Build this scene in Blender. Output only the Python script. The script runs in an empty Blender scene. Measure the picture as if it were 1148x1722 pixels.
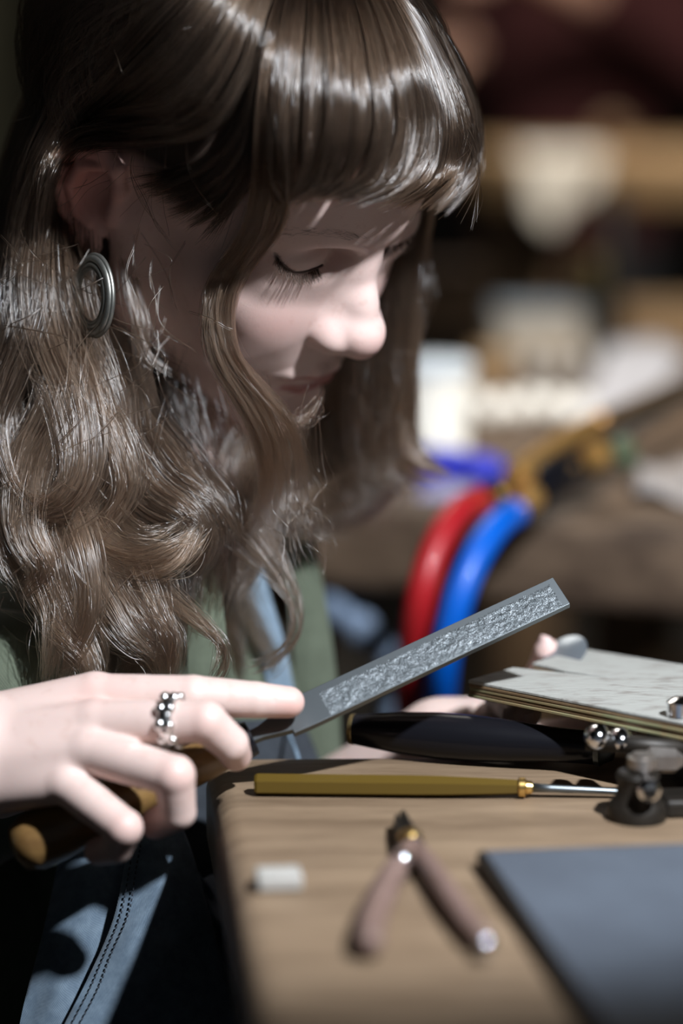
import bpy, bmesh, math, random
import numpy as np
from mathutils import Vector, Matrix

C = bpy.context.scene.collection
random.seed(7)
RNG = np.random.default_rng(11)
R = math.radians

# ------------------------------------------------------------------ camera, light, exposure
PITCH = R(10.0)
CAM_Z, FOCUS = 1.21, 1.10
FPX = 85.0 / 24.0 * 1148.0
FWD = np.array([0.0, math.cos(PITCH), -math.sin(PITCH)])
UPV = np.array([0.0, math.sin(PITCH), math.cos(PITCH)])
RGT = np.array([1.0, 0.0, 0.0])
CAM = np.array([0.0, -FOCUS * math.cos(PITCH), CAM_Z])
cam_data = bpy.data.cameras.new('camera')
cam = bpy.data.objects.new('camera', cam_data)
C.objects.link(cam)
cam.location = CAM
cam.rotation_euler = (math.pi / 2 - PITCH, 0, 0)
cam_data.sensor_fit = 'HORIZONTAL'
cam_data.sensor_width = 24.0
cam_data.lens = 85.0
cam_data.clip_start = 0.05
cam_data.clip_end = 50
cam_data.dof.use_dof = True
cam_data.dof.focus_distance = FOCUS
cam_data.dof.aperture_fstop = 2.0
cam_data.dof.aperture_blades = 0
bpy.context.scene.camera = cam

sc = bpy.context.scene
sc.view_settings.view_transform = 'Standard'
sc.view_settings.look = 'None'
sc.view_settings.gamma = 1.0
sc.view_settings.use_curve_mapping = False
sc.view_settings.exposure = 0.0

world = bpy.data.worlds.new('world')
sc.world = world
world.use_nodes = True
world.node_tree.nodes['Background'].inputs[0].default_value = (0.78, 0.88, 1.0, 1)
world.node_tree.nodes['Background'].inputs[1].default_value = 0.045


def px(x, y, w=0.0):
    """world point on the photograph's pixel (x, y), w cm nearer than the focus distance"""
    d = FOCUS - w * 0.01
    return CAM + FWD * d + RGT * ((x - 574.0) / FPX * d) + UPV * ((861.0 - y) / FPX * d)


def uvw(x, y, w=0.0):
    """same point in centimetres along right / up / towards the camera from the focus point"""
    d = 110.0 - w
    return np.array([(x - 574.0) / FPX * d, (861.0 - y) / FPX * d, w])


def to_world(P):
    """centimetre right/up/towards coordinates -> world metres"""
    P = np.asarray(P, float)
    F = CAM + FWD * FOCUS
    return F + 0.01 * (P[..., 0:1] * RGT + P[..., 1:2] * UPV - P[..., 2:3] * FWD)


def onz(x, y, z):
    """world point where the ray through a pixel meets the horizontal plane z"""
    v = FWD + RGT * ((x - 574.0) / FPX) + UPV * ((861.0 - y) / FPX)
    t = (z - CAM[2]) / v[2]
    return CAM + v * t


def ony(x, y, Y):
    v = FWD + RGT * ((x - 574.0) / FPX) + UPV * ((861.0 - y) / FPX)
    t = (Y - CAM[1]) / v[1]
    return CAM + v * t


def lamp(name, loc, target, power, size, spot=None, blend=0.3, color=(1, 1, 1)):
    d = bpy.data.lights.new(name, 'SPOT' if spot else 'AREA')
    d.energy = power
    d.color = color
    if spot:
        d.spot_size = R(spot)
        d.spot_blend = blend
        d.shadow_soft_size = size
    else:
        d.shape = 'DISK'
        d.size = size
    o = bpy.data.objects.new(name, d)
    C.objects.link(o)
    o.location = loc
    o.rotation_euler = (Vector(target) - Vector(loc)).to_track_quat('-Z', 'Y').to_euler()
    return o


# ------------------------------------------------------------------ the bench lamp and added fill lights
face_pt = to_world(np.array([0, 2.0, -2.0]))
key_dir = np.array([0.43, 0.55, 0.72]); key_dir = key_dir / np.linalg.norm(key_dir)
key_pos = to_world(np.array([0, 2.0, -2.0]) + key_dir * 105.0)
lamp('bench_lamp_light', key_pos, face_pt, 114, 0.025, spot=44, blend=0.5, color=(0.88, 0.93, 1.0))
lamp('back_bench_fill', (0.62, -0.05, 2.25), (0.34, 0.85, 0.95), 190, 0.12, spot=34, blend=0.6, color=(1.0, 0.95, 0.87))  # added unseen spot, brightens the fronts of things on the back bench
lamp('far_bench_fill', (0.85, 1.45, 2.45), (0.62, 2.35, 1.15), 170, 0.12, spot=60, blend=0.6, color=(1.0, 0.92, 0.80))  # unseen spot put in to brighten the far bench and person
lamp('background_fill', (-0.3, 2.0, 2.62), (0.1, 1.7, 0.0), 16, 1.2, color=(1.0, 0.94, 0.85))  # unseen soft source added to lift the dark background
# ------------------------------------------------------------------ materials
MATS = {}


def mat(name, col, rough=0.5, metal=0.0, spec=0.5, noise=None, noise_scale=30.0, bump=0.0, bump_scale=60.0,
        stretch=(1, 1, 1), sss=0.0, sheen=0.0, coat=0.0, trans=0.0, attr=None, detail=6.0, ramp=(0.35, 0.65), ior=1.45, alpha=1.0):
    if name in MATS:
        return MATS[name]
    m = bpy.data.materials.new(name)
    m.use_nodes = True
    nt = m.node_tree
    b = nt.nodes['Principled BSDF']
    b.inputs['Base Color'].default_value = (*col, 1)
    b.inputs['Roughness'].default_value = rough
    b.inputs['Metallic'].default_value = metal
    b.inputs['Specular IOR Level'].default_value = spec
    b.inputs['IOR'].default_value = ior
    b.inputs['Alpha'].default_value = alpha
    if sss:
        b.inputs['Subsurface Weight'].default_value = sss
        b.inputs['Subsurface Radius'].default_value = (1.0, 0.35, 0.2)
        b.inputs['Subsurface Scale'].default_value = 0.006
    if sheen:
        b.inputs['Sheen Weight'].default_value = sheen
        b.inputs['Sheen Roughness'].default_value = 0.4
    if coat:
        b.inputs['Coat Weight'].default_value = coat
    if trans:
        b.inputs['Transmission Weight'].default_value = trans
    base = None
    if attr:
        a = nt.nodes.new('ShaderNodeAttribute')
        a.attribute_name = attr
        base = a.outputs['Color']
        nt.links.new(base, b.inputs['Base Color'])
    if noise or bump:
        tc = nt.nodes.new('ShaderNodeTexCoord')
        mp = nt.nodes.new('ShaderNodeMapping')
        mp.inputs['Scale'].default_value = stretch
        nt.links.new(tc.outputs['Object'], mp.inputs['Vector'])
    if noise:
        n = nt.nodes.new('ShaderNodeTexNoise')
        n.inputs['Scale'].default_value = noise_scale
        n.inputs['Detail'].default_value = detail
        n.inputs['Roughness'].default_value = 0.65
        nt.links.new(mp.outputs['Vector'], n.inputs['Vector'])
        r = nt.nodes.new('ShaderNodeValToRGB')
        r.color_ramp.elements[0].position = ramp[0]
        r.color_ramp.elements[1].position = ramp[1]
        r.color_ramp.elements[0].color = (*col, 1)
        r.color_ramp.elements[1].color = (*noise, 1)
        nt.links.new(n.outputs['Fac'], r.inputs['Fac'])
        if base is not None:
            mx = nt.nodes.new('ShaderNodeMix')
            mx.data_type = 'RGBA'
            mx.blend_type = 'MULTIPLY'
            mx.inputs['Factor'].default_value = 1.0
            nt.links.new(base, mx.inputs['A'])
            nt.links.new(r.outputs['Color'], mx.inputs['B'])
            nt.links.new(mx.outputs['Result'], b.inputs['Base Color'])
        else:
            nt.links.new(r.outputs['Color'], b.inputs['Base Color'])
    if bump:
        n2 = nt.nodes.new('ShaderNodeTexNoise')
        n2.inputs['Scale'].default_value = bump_scale
        n2.inputs['Detail'].default_value = 4.0
        nt.links.new(mp.outputs['Vector'], n2.inputs['Vector'])
        bp = nt.nodes.new('ShaderNodeBump')
        bp.inputs['Strength'].default_value = bump
        bp.inputs['Distance'].default_value = 0.001
        nt.links.new(n2.outputs['Fac'], bp.inputs['Height'])
        nt.links.new(bp.outputs['Normal'], b.inputs['Normal'])
    MATS[name] = m
    return m


# ------------------------------------------------------------------ objects
def setp(o, label=None, cat=None, group=None, kind=None):
    if label: o['label'] = label
    if cat: o['category'] = cat
    if group: o['group'] = group
    if kind: o['kind'] = kind
    return o


def link(o, parent=None):
    C.objects.link(o)
    if parent is not None:
        o.parent = parent
        o.matrix_parent_inverse = Matrix.Translation(parent.location).inverted()
    return o


def thing(name, loc, label, cat, group=None):
    o = bpy.data.objects.new(name, None)
    o.empty_display_size = 0.02
    o.location = loc
    C.objects.link(o)
    return setp(o, label, cat, group)


def mesh_obj(name, verts, faces, material=None, parent=None, smooth=True, sharp=None):
    """world-space vertices; the object's origin is put at their centre"""
    verts = np.asarray(verts, float)
    c = verts.mean(0)
    me = bpy.data.meshes.new(name)
    me.from_pydata((verts - c).tolist(), [], faces if isinstance(faces, list) else faces.tolist())
    if smooth:
        me.polygons.foreach_set('use_smooth', [True] * len(me.polygons))
        if sharp:
            me.set_sharp_from_angle(angle=R(sharp))
    me.update()
    if material: me.materials.append(material)
    o = bpy.data.objects.new(name, me)
    o.location = c
    return link(o, parent)


def join_vf(parts):
    V, Fc, n = [], [], 0
    for v, f in parts:
        v = np.asarray(v, float)
        V.append(v)
        Fc += [[i + n for i in q] for q in f]
        n += len(v)
    return np.vstack(V), Fc


def smooth_path(P, n, closed=False):
    """Catmull-Rom through control points, n samples"""
    P = np.asarray(P, float)
    k = len(P)
    t = np.linspace(0, k - 1, n)
    i = np.clip(np.floor(t).astype(int), 0, k - 2)
    f = (t - i)[:, None]
    p0, p1, p2, p3 = P[np.clip(i - 1, 0, k - 1)], P[i], P[i + 1], P[np.clip(i + 2, 0, k - 1)]
    return 0.5 * (2 * p1 + (p2 - p0) * f + (2 * p0 - 5 * p1 + 4 * p2 - p3) * f ** 2 + (3 * p1 - p0 - 3 * p2 + p3) * f ** 3)


def frames(path):
    T = np.gradient(path, axis=0)
    T /= np.linalg.norm(T, axis=1)[:, None] + 1e-12
    a = np.array([0, 0, 1.0]) if abs(T[0, 2]) < 0.9 else np.array([1.0, 0, 0])
    N = np.zeros_like(T)
    n = a - T[0] * a.dot(T[0])
    for i in range(len(T)):
        n = n - T[i] * n.dot(T[i])
        n /= np.linalg.norm(n) + 1e-12
        N[i] = n
    return T, N, np.cross(T, N)


def tube_vf(path, rad, seg=16, caps=True, flat=1.0):
    path = np.asarray(path, float)
    rad = np.broadcast_to(np.asarray(rad, float), (len(path),))
    T, N, B = frames(path)
    a = np.linspace(0, 2 * math.pi, seg, endpoint=False)
    V = (path[:, None] + rad[:, None, None] * (np.cos(a)[None, :, None] * N[:, None] + flat * np.sin(a)[None, :, None] * B[:, None])).reshape(-1, 3)
    F = []
    for i in range(len(path) - 1):
        for j in range(seg):
            k = (j + 1) % seg
            F.append([i * seg + j, i * seg + k, (i + 1) * seg + k, (i + 1) * seg + j])
    if caps:
        F.append(list(range(seg))[::-1])
        F.append([(len(path) - 1) * seg + j for j in range(seg)])
    return V, F


def lathe_vf(p0, p1, prof, seg=24):
    """prof: list of (t along p0->p1 in 0..1, radius m)"""
    p0, p1 = np.asarray(p0, float), np.asarray(p1, float)
    prof = np.asarray(prof, float)
    path = p0 + (p1 - p0) * prof[:, :1]
    T = (p1 - p0) / np.linalg.norm(p1 - p0)
    a = np.array([0, 0, 1.0]) if abs(T[2]) < 0.9 else np.array([1.0, 0, 0])
    N = a - T * a.dot(T); N /= np.linalg.norm(N)
    B = np.cross(T, N)
    an = np.linspace(0, 2 * math.pi, seg, endpoint=False)
    V = (path[:, None] + prof[:, 1][:, None, None] * (np.cos(an)[None, :, None] * N + np.sin(an)[None, :, None] * B)).reshape(-1, 3)
    F = []
    for i in range(len(path) - 1):
        for j in range(seg):
            k = (j + 1) % seg
            F.append([i * seg + j, i * seg + k, (i + 1) * seg + k, (i + 1) * seg + j])
    F.append(list(range(seg))[::-1])
    F.append([(len(path) - 1) * seg + j for j in range(seg)])
    return V, F


def prism_vf(poly, thick, axis):
    """polygon of world points extruded by thick along axis"""
    P = np.asarray(poly, float)
    A = np.asarray(axis, float) * thick
    n = len(P)
    V = np.vstack([P, P + A])
    F = [list(range(n))[::-1], [n + i for i in range(n)]]
    for i in range(n):
        k = (i + 1) % n
        F.append([i, k, n + k, n + i])
    return V, F


def box_vf(c, s, rz=0.0, M=None):
    c = np.asarray(c, float); s = np.asarray(s, float) / 2
    V = np.array([[x, y, z] for x in (-1, 1) for y in (-1, 1) for z in (-1, 1)], float) * s
    if M is not None:
        V = V @ np.asarray(M).T
    elif rz:
        cs, sn = math.cos(rz), math.sin(rz)
        V = V @ np.array([[cs, -sn, 0], [sn, cs, 0], [0, 0, 1]]).T
    return V + c, [[0, 1, 3, 2], [4, 6, 7, 5], [0, 4, 5, 1], [2, 3, 7, 6], [0, 2, 6, 4], [1, 5, 7, 3]]


def bevel(o, w, seg=3, angle=35):
    m = o.modifiers.new('bevel', 'BEVEL')
    m.width = w; m.segments = seg; m.limit_method = 'ANGLE'; m.angle_limit = R(angle)
    return o


# ------------------------------------------------------------------ sculpting with smooth distance fields
def smin(a, b, k):
    h = np.maximum(k - np.abs(a - b), 0.0) / k
    return np.minimum(a, b) - h * h * k * 0.25


def smax(a, b, k):
    return -smin(-a, -b, k)


def sph(P, c, r):
    return np.linalg.norm(P - np.asarray(c, P.dtype), axis=1) - r


def ell(P, c, s, M=None):
    q = P - np.asarray(c, P.dtype)
    if M is not None:
        q = q @ np.asarray(M, P.dtype)
    s = np.asarray(s, P.dtype)
    k0 = np.linalg.norm(q / s, axis=1)
    k1 = np.linalg.norm(q / (s * s), axis=1) + 1e-6
    return k0 * (k0 - 1.0) / k1


def cap(P, a, b, ra, rb=None):
    rb = ra if rb is None else rb
    a = np.asarray(a, P.dtype); b = np.asarray(b, P.dtype)
    ba = b - a
    h = np.clip(((P - a) @ ba) / max(float(ba @ ba), 1e-9), 0, 1)
    return np.linalg.norm(P - a - h[:, None] * ba, axis=1) - (ra + (rb - ra) * h)


def chain(P, pts, rs, k=0.25):
    d = None
    for i in range(len(pts) - 1):
        e = cap(P, pts[i], pts[i + 1], rs[i], rs[i + 1])
        d = e if d is None else (np.minimum(d, e) if k <= 0 else smin(d, e, k))
    return d


def sculpt(f, lo, hi, vox, project=2):
    """surface nets on a block-sparse grid; returns vertices and quads"""
    lo = np.asarray(lo, float); hi = np.asarray(hi, float)
    B = 8
    nb = np.ceil((hi - lo) / (vox * B)).astype(int)
    n = nb * B
    D = np.full(n, 1.0, np.float32)
    g = [lo[i] + (np.arange(nb[i]) + 0.5) * B * vox for i in range(3)]
    bc = np.stack(np.meshgrid(*g, indexing='ij'), -1).reshape(-1, 3).astype(np.float32)
    db = np.concatenate([f(c) for c in np.array_split(bc, max(1, len(bc) // 200000))])
    D = np.repeat(np.repeat(np.repeat(db.reshape(nb), B, 0), B, 1), B, 2).astype(np.float32)
    act = np.argwhere(np.abs(db.reshape(nb)) < B * vox * 1.35)
    off = np.stack(np.meshgrid(*[np.arange(B)] * 3, indexing='ij'), -1).reshape(-1, 3)
    for ch in np.array_split(act, max(1, len(act) // 400)):
        idx = (ch[:, None] * B + off[None]).reshape(-1, 3)
        val = f((lo + idx * vox).astype(np.float32))
        D[idx[:, 0], idx[:, 1], idx[:, 2]] = val
    S = D < 0
    c8 = [(i, j, k) for i in (0, 1) for j in (0, 1) for k in (0, 1)]
    cnt = np.zeros(n - 1, np.uint8)
    for i, j, k in c8:
        cnt += S[i:n[0] - 1 + i, j:n[1] - 1 + j, k:n[2] - 1 + k]
    cells = np.argwhere((cnt > 0) & (cnt < 8))
    vid = np.full(n - 1, -1, np.int32)
    vid[cells[:, 0], cells[:, 1], cells[:, 2]] = np.arange(len(cells))
    dv = np.stack([D[cells[:, 0] + i, cells[:, 1] + j, cells[:, 2] + k] for i, j, k in c8], 1)
    acc = np.zeros((len(cells), 3)); num = np.zeros(len(cells))
    cc = np.array(c8, float)
    for a in range(8):
        for b in range(a + 1, 8):
            if np.abs(cc[a] - cc[b]).sum() != 1: continue
            m = (dv[:, a] < 0) != (dv[:, b] < 0)
            t = dv[m, a] / (dv[m, a] - dv[m, b])
            acc[m] += cc[a] + (cc[b] - cc[a]) * t[:, None]
            num[m] += 1
    V = lo + (cells + acc / np.maximum(num, 1)[:, None]) * vox
    Q = []
    for ax in range(3):
        o1, o2 = (ax + 1) % 3, (ax + 2) % 3
        sl0 = [slice(None)] * 3; sl1 = [slice(None)] * 3
        sl0[ax] = slice(0, -1); sl1[ax] = slice(1, None)
        s0, s1 = S[tuple(sl0)], S[tuple(sl1)]
        e = np.argwhere(s0 != s1)
        e = e[(e[:, o1] > 0) & (e[:, o2] > 0) & (e[:, o1] < n[o1] - 1) & (e[:, o2] < n[o2] - 1)]
        fl = S[e[:, 0], e[:, 1], e[:, 2]]
        def v(d1, d2):
            c = e.copy(); c[:, o1] -= d1; c[:, o2] -= d2
            return vid[c[:, 0], c[:, 1], c[:, 2]]
        q = np.stack([v(1, 1), v(0, 1), v(0, 0), v(1, 0)], 1)
        q[~fl] = q[~fl][:, ::-1]
        Q.append(q)
    Q = np.vstack(Q)
    Q = Q[(Q >= 0).all(1)]
    tet = np.array([[1, -1, -1], [-1, -1, 1], [-1, 1, -1], [1, 1, 1]], np.float32)
    for _ in range(project):
        h = vox * 0.4
        G = np.zeros_like(V)
        for t in tet:
            G += t * np.concatenate([f(c) for c in np.array_split((V + t * h).astype(np.float32), max(1, len(V) // 150000))])[:, None]
        G /= (4 * h)
        gn = (G * G).sum(1)
        d = np.concatenate([f(c) for c in np.array_split(V.astype(np.float32), max(1, len(V) // 150000))])
        st = -(d / np.maximum(gn, 0.3))[:, None] * G
        ln = np.linalg.norm(st, axis=1)[:, None]
        V = V + st * np.minimum(1.0, vox * 0.7 / (ln + 1e-9))
    return V, Q


def np_mesh(name, V, Q, material, parent=None, color=None):
    """fast mesh of quads from world-space numpy arrays"""
    c = V.mean(0)
    me = bpy.data.meshes.new(name)
    me.vertices.add(len(V)); me.vertices.foreach_set('co', (V - c).astype(np.float32).ravel())
    me.loops.add(Q.size); me.loops.foreach_set('vertex_index', Q.astype(np.int32).ravel())
    me.polygons.add(len(Q))
    me.polygons.foreach_set('loop_start', np.arange(0, Q.size, Q.shape[1], dtype=np.int32))
    me.polygons.foreach_set('use_smooth', np.ones(len(Q), bool))
    me.update(calc_edges=True)
    me.validate()
    if color is not None:
        a = me.color_attributes.new('skin_tone', 'FLOAT_COLOR', 'POINT')
        a.data.foreach_set('color', np.c_[color, np.ones(len(V))].astype(np.float32).ravel())
    if material: me.materials.append(material)
    o = bpy.data.objects.new(name, me)
    o.location = c
    return link(o, parent)

# ------------------------------------------------------------------ the room
M_FLOOR = mat('floor_concrete', (0.06, 0.055, 0.05), 0.8, noise=(0.10, 0.09, 0.08), noise_scale=6)
M_WALL = mat('wall_dark_paint', (0.012, 0.011, 0.010), 0.9, noise=(0.022, 0.019, 0.017), noise_scale=4)
M_CEIL = mat('ceiling_paint', (0.08, 0.08, 0.08), 0.9)


def struct(name, vf, m, parent=None, smooth=False):
    o = mesh_obj(name, vf[0], vf[1], m, parent, smooth=smooth)
    if parent is None: o['kind'] = 'structure'
    return o


struct('floor', box_vf((0, 1.0, -0.05), (6.4, 8.4, 0.1)), M_FLOOR)
struct('wall_back', box_vf((0, 5.15, 1.35), (6.4, 0.1, 2.7)), M_WALL)
struct('wall_left', box_vf((-3.15, 1.0, 1.35), (0.1, 8.2, 2.7)), M_WALL)
struct('wall_right', box_vf((3.15, 1.0, 1.35), (0.1, 8.2, 2.7)), M_WALL)
struct('ceiling', box_vf((0, 1.0, 2.75), (6.4, 8.4, 0.1)), M_CEIL)

# ------------------------------------------------------------------ her bench
M_BENCH = mat('bench_wood', (0.13, 0.085, 0.05), 0.6, noise=(0.27, 0.19, 0.12), noise_scale=9, stretch=(1, 6, 6), ramp=(0.3, 0.7), bump=0.5, bump_scale=40)
M_BENCH2 = mat('old_bench_wood', (0.06, 0.038, 0.025), 0.55, noise=(0.17, 0.115, 0.075), noise_scale=8, stretch=(1, 5, 5), bump=0.5, bump_scale=30)
M_LEGW = mat('leg_wood', (0.16, 0.10, 0.06), 0.6, noise=(0.25, 0.17, 0.1), noise_scale=10, stretch=(5, 5, 1))
BZ = 0.90
bl, bl2 = onz(346, 1287, BZ), onz(372, 1268, BZ)
mid = onz(385, 1480, BZ)
fl = onz(432, 1722, BZ)
fl2 = fl + (fl - mid) * 0.9
br = onz(1148, 1262, BZ)
br2 = br + (br - bl2) * 0.75
fr2 = np.array([br2[0], fl2[1], BZ])
bench = thing('workbench', (bl + fr2) / 2 * np.array([1, 1, 0]), 'worn light brown wooden workbench holding tools in front of the woman', 'workbench')
top = mesh_obj('bench_top', *prism_vf([bl, mid, fl, fl2, fr2, br2, bl2], 0.045, (0, 0, -1)), M_BENCH, bench, smooth=True)
bevel(top, 0.011, 4)
for cx, cy in ((fl2[0] + 0.06, fl2[1] + 0.06), (fr2[0] - 0.06, fl2[1] + 0.06), (br2[0] - 0.06, br2[1] - 0.2), (bl2[0] + 0.09, bl2[1] - 0.2)):
    mesh_obj('leg', *box_vf((cx, cy, 0.4275), (0.07, 0.07, 0.855)), M_LEGW, bench, smooth=False)

# ------------------------------------------------------------------ the second bench behind
CZ = 0.945
e0, e1 = onz(430, 838, CZ), onz(1148, 890, CZ)
ed = (e1 - e0) / np.linalg.norm(e1 - e0)
p0, p1 = e0 - ed * 0.10, e1 + ed * 0.5
perp = np.array([-ed[1], ed[0], 0])
p2, p3 = p1 + perp * 1.15, p0 + perp * 1.15
bench2 = thing('workbench', (p0 + p2) / 2 * np.array([1, 1, 0]), 'thick dark brown timber workbench behind, with torch hoses over its edge', 'workbench')
t = mesh_obj('bench_top', *prism_vf([p0, p1, p2, p3], 0.058, (0, 0, -1)), M_BENCH2, bench2)
bevel(t, 0.010, 3)
for a, b in ((0.06, 0.08), (0.94, 0.08), (0.06, 0.92), (0.94, 0.92)):
    q = p0 + (p1 - p0) * a + perp * 1.15 * b
    mesh_obj('leg', *box_vf((q[0], q[1], (CZ - 0.058) / 2), (0.08, 0.08, CZ - 0.058), math.atan2(ed[1], ed[0])), M_LEGW, bench2, smooth=False)
sh = [p0 + ed * 0.1 + perp * 0.12, p1 - ed * 0.1 + perp * 0.12, p1 - ed * 0.1 + perp * 1.0, p0 + ed * 0.1 + perp * 1.0]
mesh_obj('lower_shelf', *prism_vf([np.array([q[0], q[1], 0.62]) for q in sh], 0.025, (0, 0, -1)), M_LEGW, bench2, smooth=False)

# ------------------------------------------------------------------ the far bench
DZ = 1.135
f0, f1 = ony(828, 262, 2.05), ony(1500, 262, 2.05)
DZ = f0[2]
M_TAN = mat('pale_wood', (0.24, 0.145, 0.07), 0.55, noise=(0.36, 0.24, 0.125), noise_scale=5, stretch=(1, 6, 6))
bench3 = thing('tall_bench', ((f0 + f1) / 2)[:2].tolist() + [0], 'tall pale wooden bench far behind with a white cloth over its front edge', 'workbench')
w3 = f1[0] - f0[0]
t = mesh_obj('bench_top', *box_vf(((f0[0] + f1[0]) / 2, 2.35, DZ - 0.034), (w3, 0.6, 0.068)), M_TAN, bench3)
bevel(t, 0.008, 2)
for sx in (f0[0] + 0.06, f1[0] - 0.06):
    for sy in (2.12, 2.58):
        mesh_obj('leg', *box_vf((sx, sy, (DZ - 0.068) / 2), (0.07, 0.07, DZ - 0.068)), M_LEGW, bench3, smooth=False)

# ------------------------------------------------------------------ the head (x forward, y to her right ear, z to the crown, cm)
HM = np.array([[0.6915, -0.6564, 0.3017],
               [-0.6269, -0.3375, 0.7022],
               [0.3591, 0.6747, 0.6448]])
HS, HO = 1.0309, np.array([-6.012, 16.686, -7.5])


def head_uvw(P):
    return np.asarray(P, float) @ HM.T * HS + HO


def head_world(P):
    return to_world(head_uvw(P))


LASH = [(8.42, 1.5, 1.42), (8.5, 2.1, 1.38), (8.56, 2.95, 1.40), (8.42, 3.75, 1.42), (8.04, 4.38, 1.82), (7.62, 4.7, 2.3)]
LASHS = smooth_path(LASH, 14)
LIP_UP = [(9.4, 0.0, -5.05), (9.34, 0.55, -4.93), (8.8, 1.7, -5.0), (7.75, 2.95, -5.1)]
LIP_LO = [(9.1, 0.0, -6.15), (8.98, 0.8, -6.1), (8.45, 1.75, -5.88), (7.35, 2.45, -5.5)]
LIP_LINE = [(9.9, 0, -5.58), (9.5, 0.9, -5.5), (8.8, 1.9, -5.35), (8.05, 2.85, -5.18)]


def head_sdf(P):
    A = P.copy()
    A[:, 1] = np.abs(A[:, 1])
    S = A                      # mirrored
    d = ell(P, (0.6, 0, 4.6), (9.3, 7.2, 8.2))
    d = smin(d, ell(P, (4.3, 0, 3.8), (5.2, 5.8, 5.6)), 1.2)          # forehead
    d = smin(d, ell(P, (4.3, 0, -1.8), (5.2, 5.7, 6.6)), 1.3)           # face mass
    d = smin(d, ell(S, (5.5, 3.7, -0.8), (2.35, 2.3, 2.1)), 1.3)           # cheekbone
    d = smin(d, ell(S, (6.8, 2.6, -2.4), (1.6, 2.0, 2.2)), 1.4)           # cheek front
    d = smin(d, cap(S, (2.0, 5.1, -5.0), (7.6, 1.2, -8.6), 1.3, 1.2), 2.0)  # jaw line
    d = smin(d, cap(S, (0.6, 5.9, -0.5), (1.8, 5.3, -4.8), 1.1, 1.2), 1.8)
    d = smin(d, ell(P, (8.0, 0, -8.35), (1.5, 1.7, 1.35)), 1.4)          # chin
    d = smin(d, ell(P, (6.5, 0, -4.9), (2.75, 3.1, 2.6)), 1.3)            # muzzle
    d = smin(d, ell(S, (5.7, 3.4, -5.0), (1.8, 1.7, 2.6)), 1.4)           # cheek beside the mouth
    d = smin(d, cap(S, (8.8, 0.7, 3.45), (6.9, 4.4, 3.3), 0.7, 0.55), 0.9)  # brow
    # neck
    d = smin(d, chain(P, [(-1.6, 0, -3.0), (-0.6, 0.6, -8.5), (2.6, 2.3, -15.5), (4.4, 3.3, -19.5)], [4.9, 4.9, 5.2, 5.6], 1.5), 1.6)
    # eye sockets and lids
    d = smax(d, -ell(S, (9.1, 2.6, 2.0), (1.25, 1.6, 0.75)), 0.8)
    d = smin(d, ell(S, (7.0, 2.85, 1.8), (1.62, 2.1, 1.2)), 0.3)
    d = smin(d, cap(S, (8.0, 1.9, 0.45), (7.4, 4.2, 0.7), 0.5, 0.45), 1.2)    # lower lid bag
    d = smax(d, -(chain(S, LASHS, [0.035] + [0.075] * 12 + [0.035], 0.02)), 0.10)
    d = smin(d, ell(P, (7.45, -3.2, 1.3), (1.5, 2.2, 1.9)), 0.7)              # far cheek and lid
    # nose
    n = chain(P, [(8.45, 0, 2.9), (9.1, 0, 1.2), (9.85, 0, -0.5), (10.6, 0, -1.75)], [0.6, 0.62, 0.74, 0.9], 0.6)
    n = smin(n, sph(P, (10.72, 0, -2.1), 0.88), 0.6)
    n = smin(n, cap(S, (10.3, 0.5, -1.85), (9.6, 1.05, -1.95), 0.80, 0.76), 0.6)
    n = smin(n, cap(S, (10.7, 0.3, -2.35), (9.9, 1.15, -2.5), 0.55, 0.55), 0.35)
    n = smin(n, cap(P, (10.9, 0, -2.55), (9.7, 0, -3.3), 0.38, 0.42), 0.4)
    n = smin(n, cap(S, (8.85, 0.75, 1.4), (9.3, 0.95, -1.3), 0.36, 0.42), 1.0)
    d = smin(d, n, 0.55)
    d = smin(d, ell(S, (9.45, 1.25, -2.2), (1.25, 0.84, 0.86)), 0.30)
    d = smax(d, -ell(S, (10.2, 0.6, -3.05), (0.55, 0.3, 0.42)), 0.25)        # nostrils
    # lips
    up = chain(S, LIP_UP, [0.42, 0.42, 0.34, 0.14], 0.3)
    lo = chain(S, LIP_LO, [0.46, 0.44, 0.34, 0.08], 0.3)
    d = smin(d, up, 0.35)
    d = smin(d, lo, 0.4)
    d = smax(d, -chain(S, LIP_LINE, [0.11, 0.1, 0.08, 0.03], 0.05), 0.14)
    d = smax(d, -cap(P, (10.05, 0, -3.9), (10.05, 0, -4.4), 0.16, 0.2), 0.4)      # philtrum
    d = smax(d, -ell(P, (10.0, 0, -6.95), (0.9, 1.5, 0.42)), 0.8)
    # ears
    e = ell(S, (-0.95, 7.3, 0.4), (1.65, 0.36, 2.45), np.array([[0.95, -0.3, 0], [0.3, 0.95, 0], [0, 0, 1]]).T)
    hel = chain(S, [(0.25, 7.1, 0.2), (0.5, 7.4, 1.4), (0.1, 7.5, 2.3), (-0.8, 7.65, 2.65), (-1.9, 7.9, 2.2), (-2.6, 8.1, 1.2),
                    (-2.45, 8.05, 0.0), (-1.8, 7.75, -1.3), (-1.0, 7.45, -2.3)], [0.28, 0.34, 0.36, 0.36, 0.36, 0.36, 0.34, 0.34, 0.34], 0.2)
    e = smin(e, hel, 0.25)
    e = smin(e, chain(S, [(-0.5, 7.75, 2.1), (-1.45, 8.0, 1.6), (-1.75, 8.0, 0.3), (-1.2, 7.75, -0.9), (-0.6, 7.5, -1.2)],
                      [0.22, 0.27, 0.28, 0.27, 0.24], 0.2), 0.25)
    e = smin(e, ell(S, (-0.55, 7.15, -2.35), (0.85, 0.36, 0.95)), 0.4)
    e = smax(e, -ell(S, (-0.45, 8.0, 0.25), (0.78, 0.65, 1.0)), 0.3)
    e = smin(e, ell(S, (0.35, 7.2, -0.15), (0.42, 0.42, 0.6)), 0.35)
    d = smin(d, e, 0.5)
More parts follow.
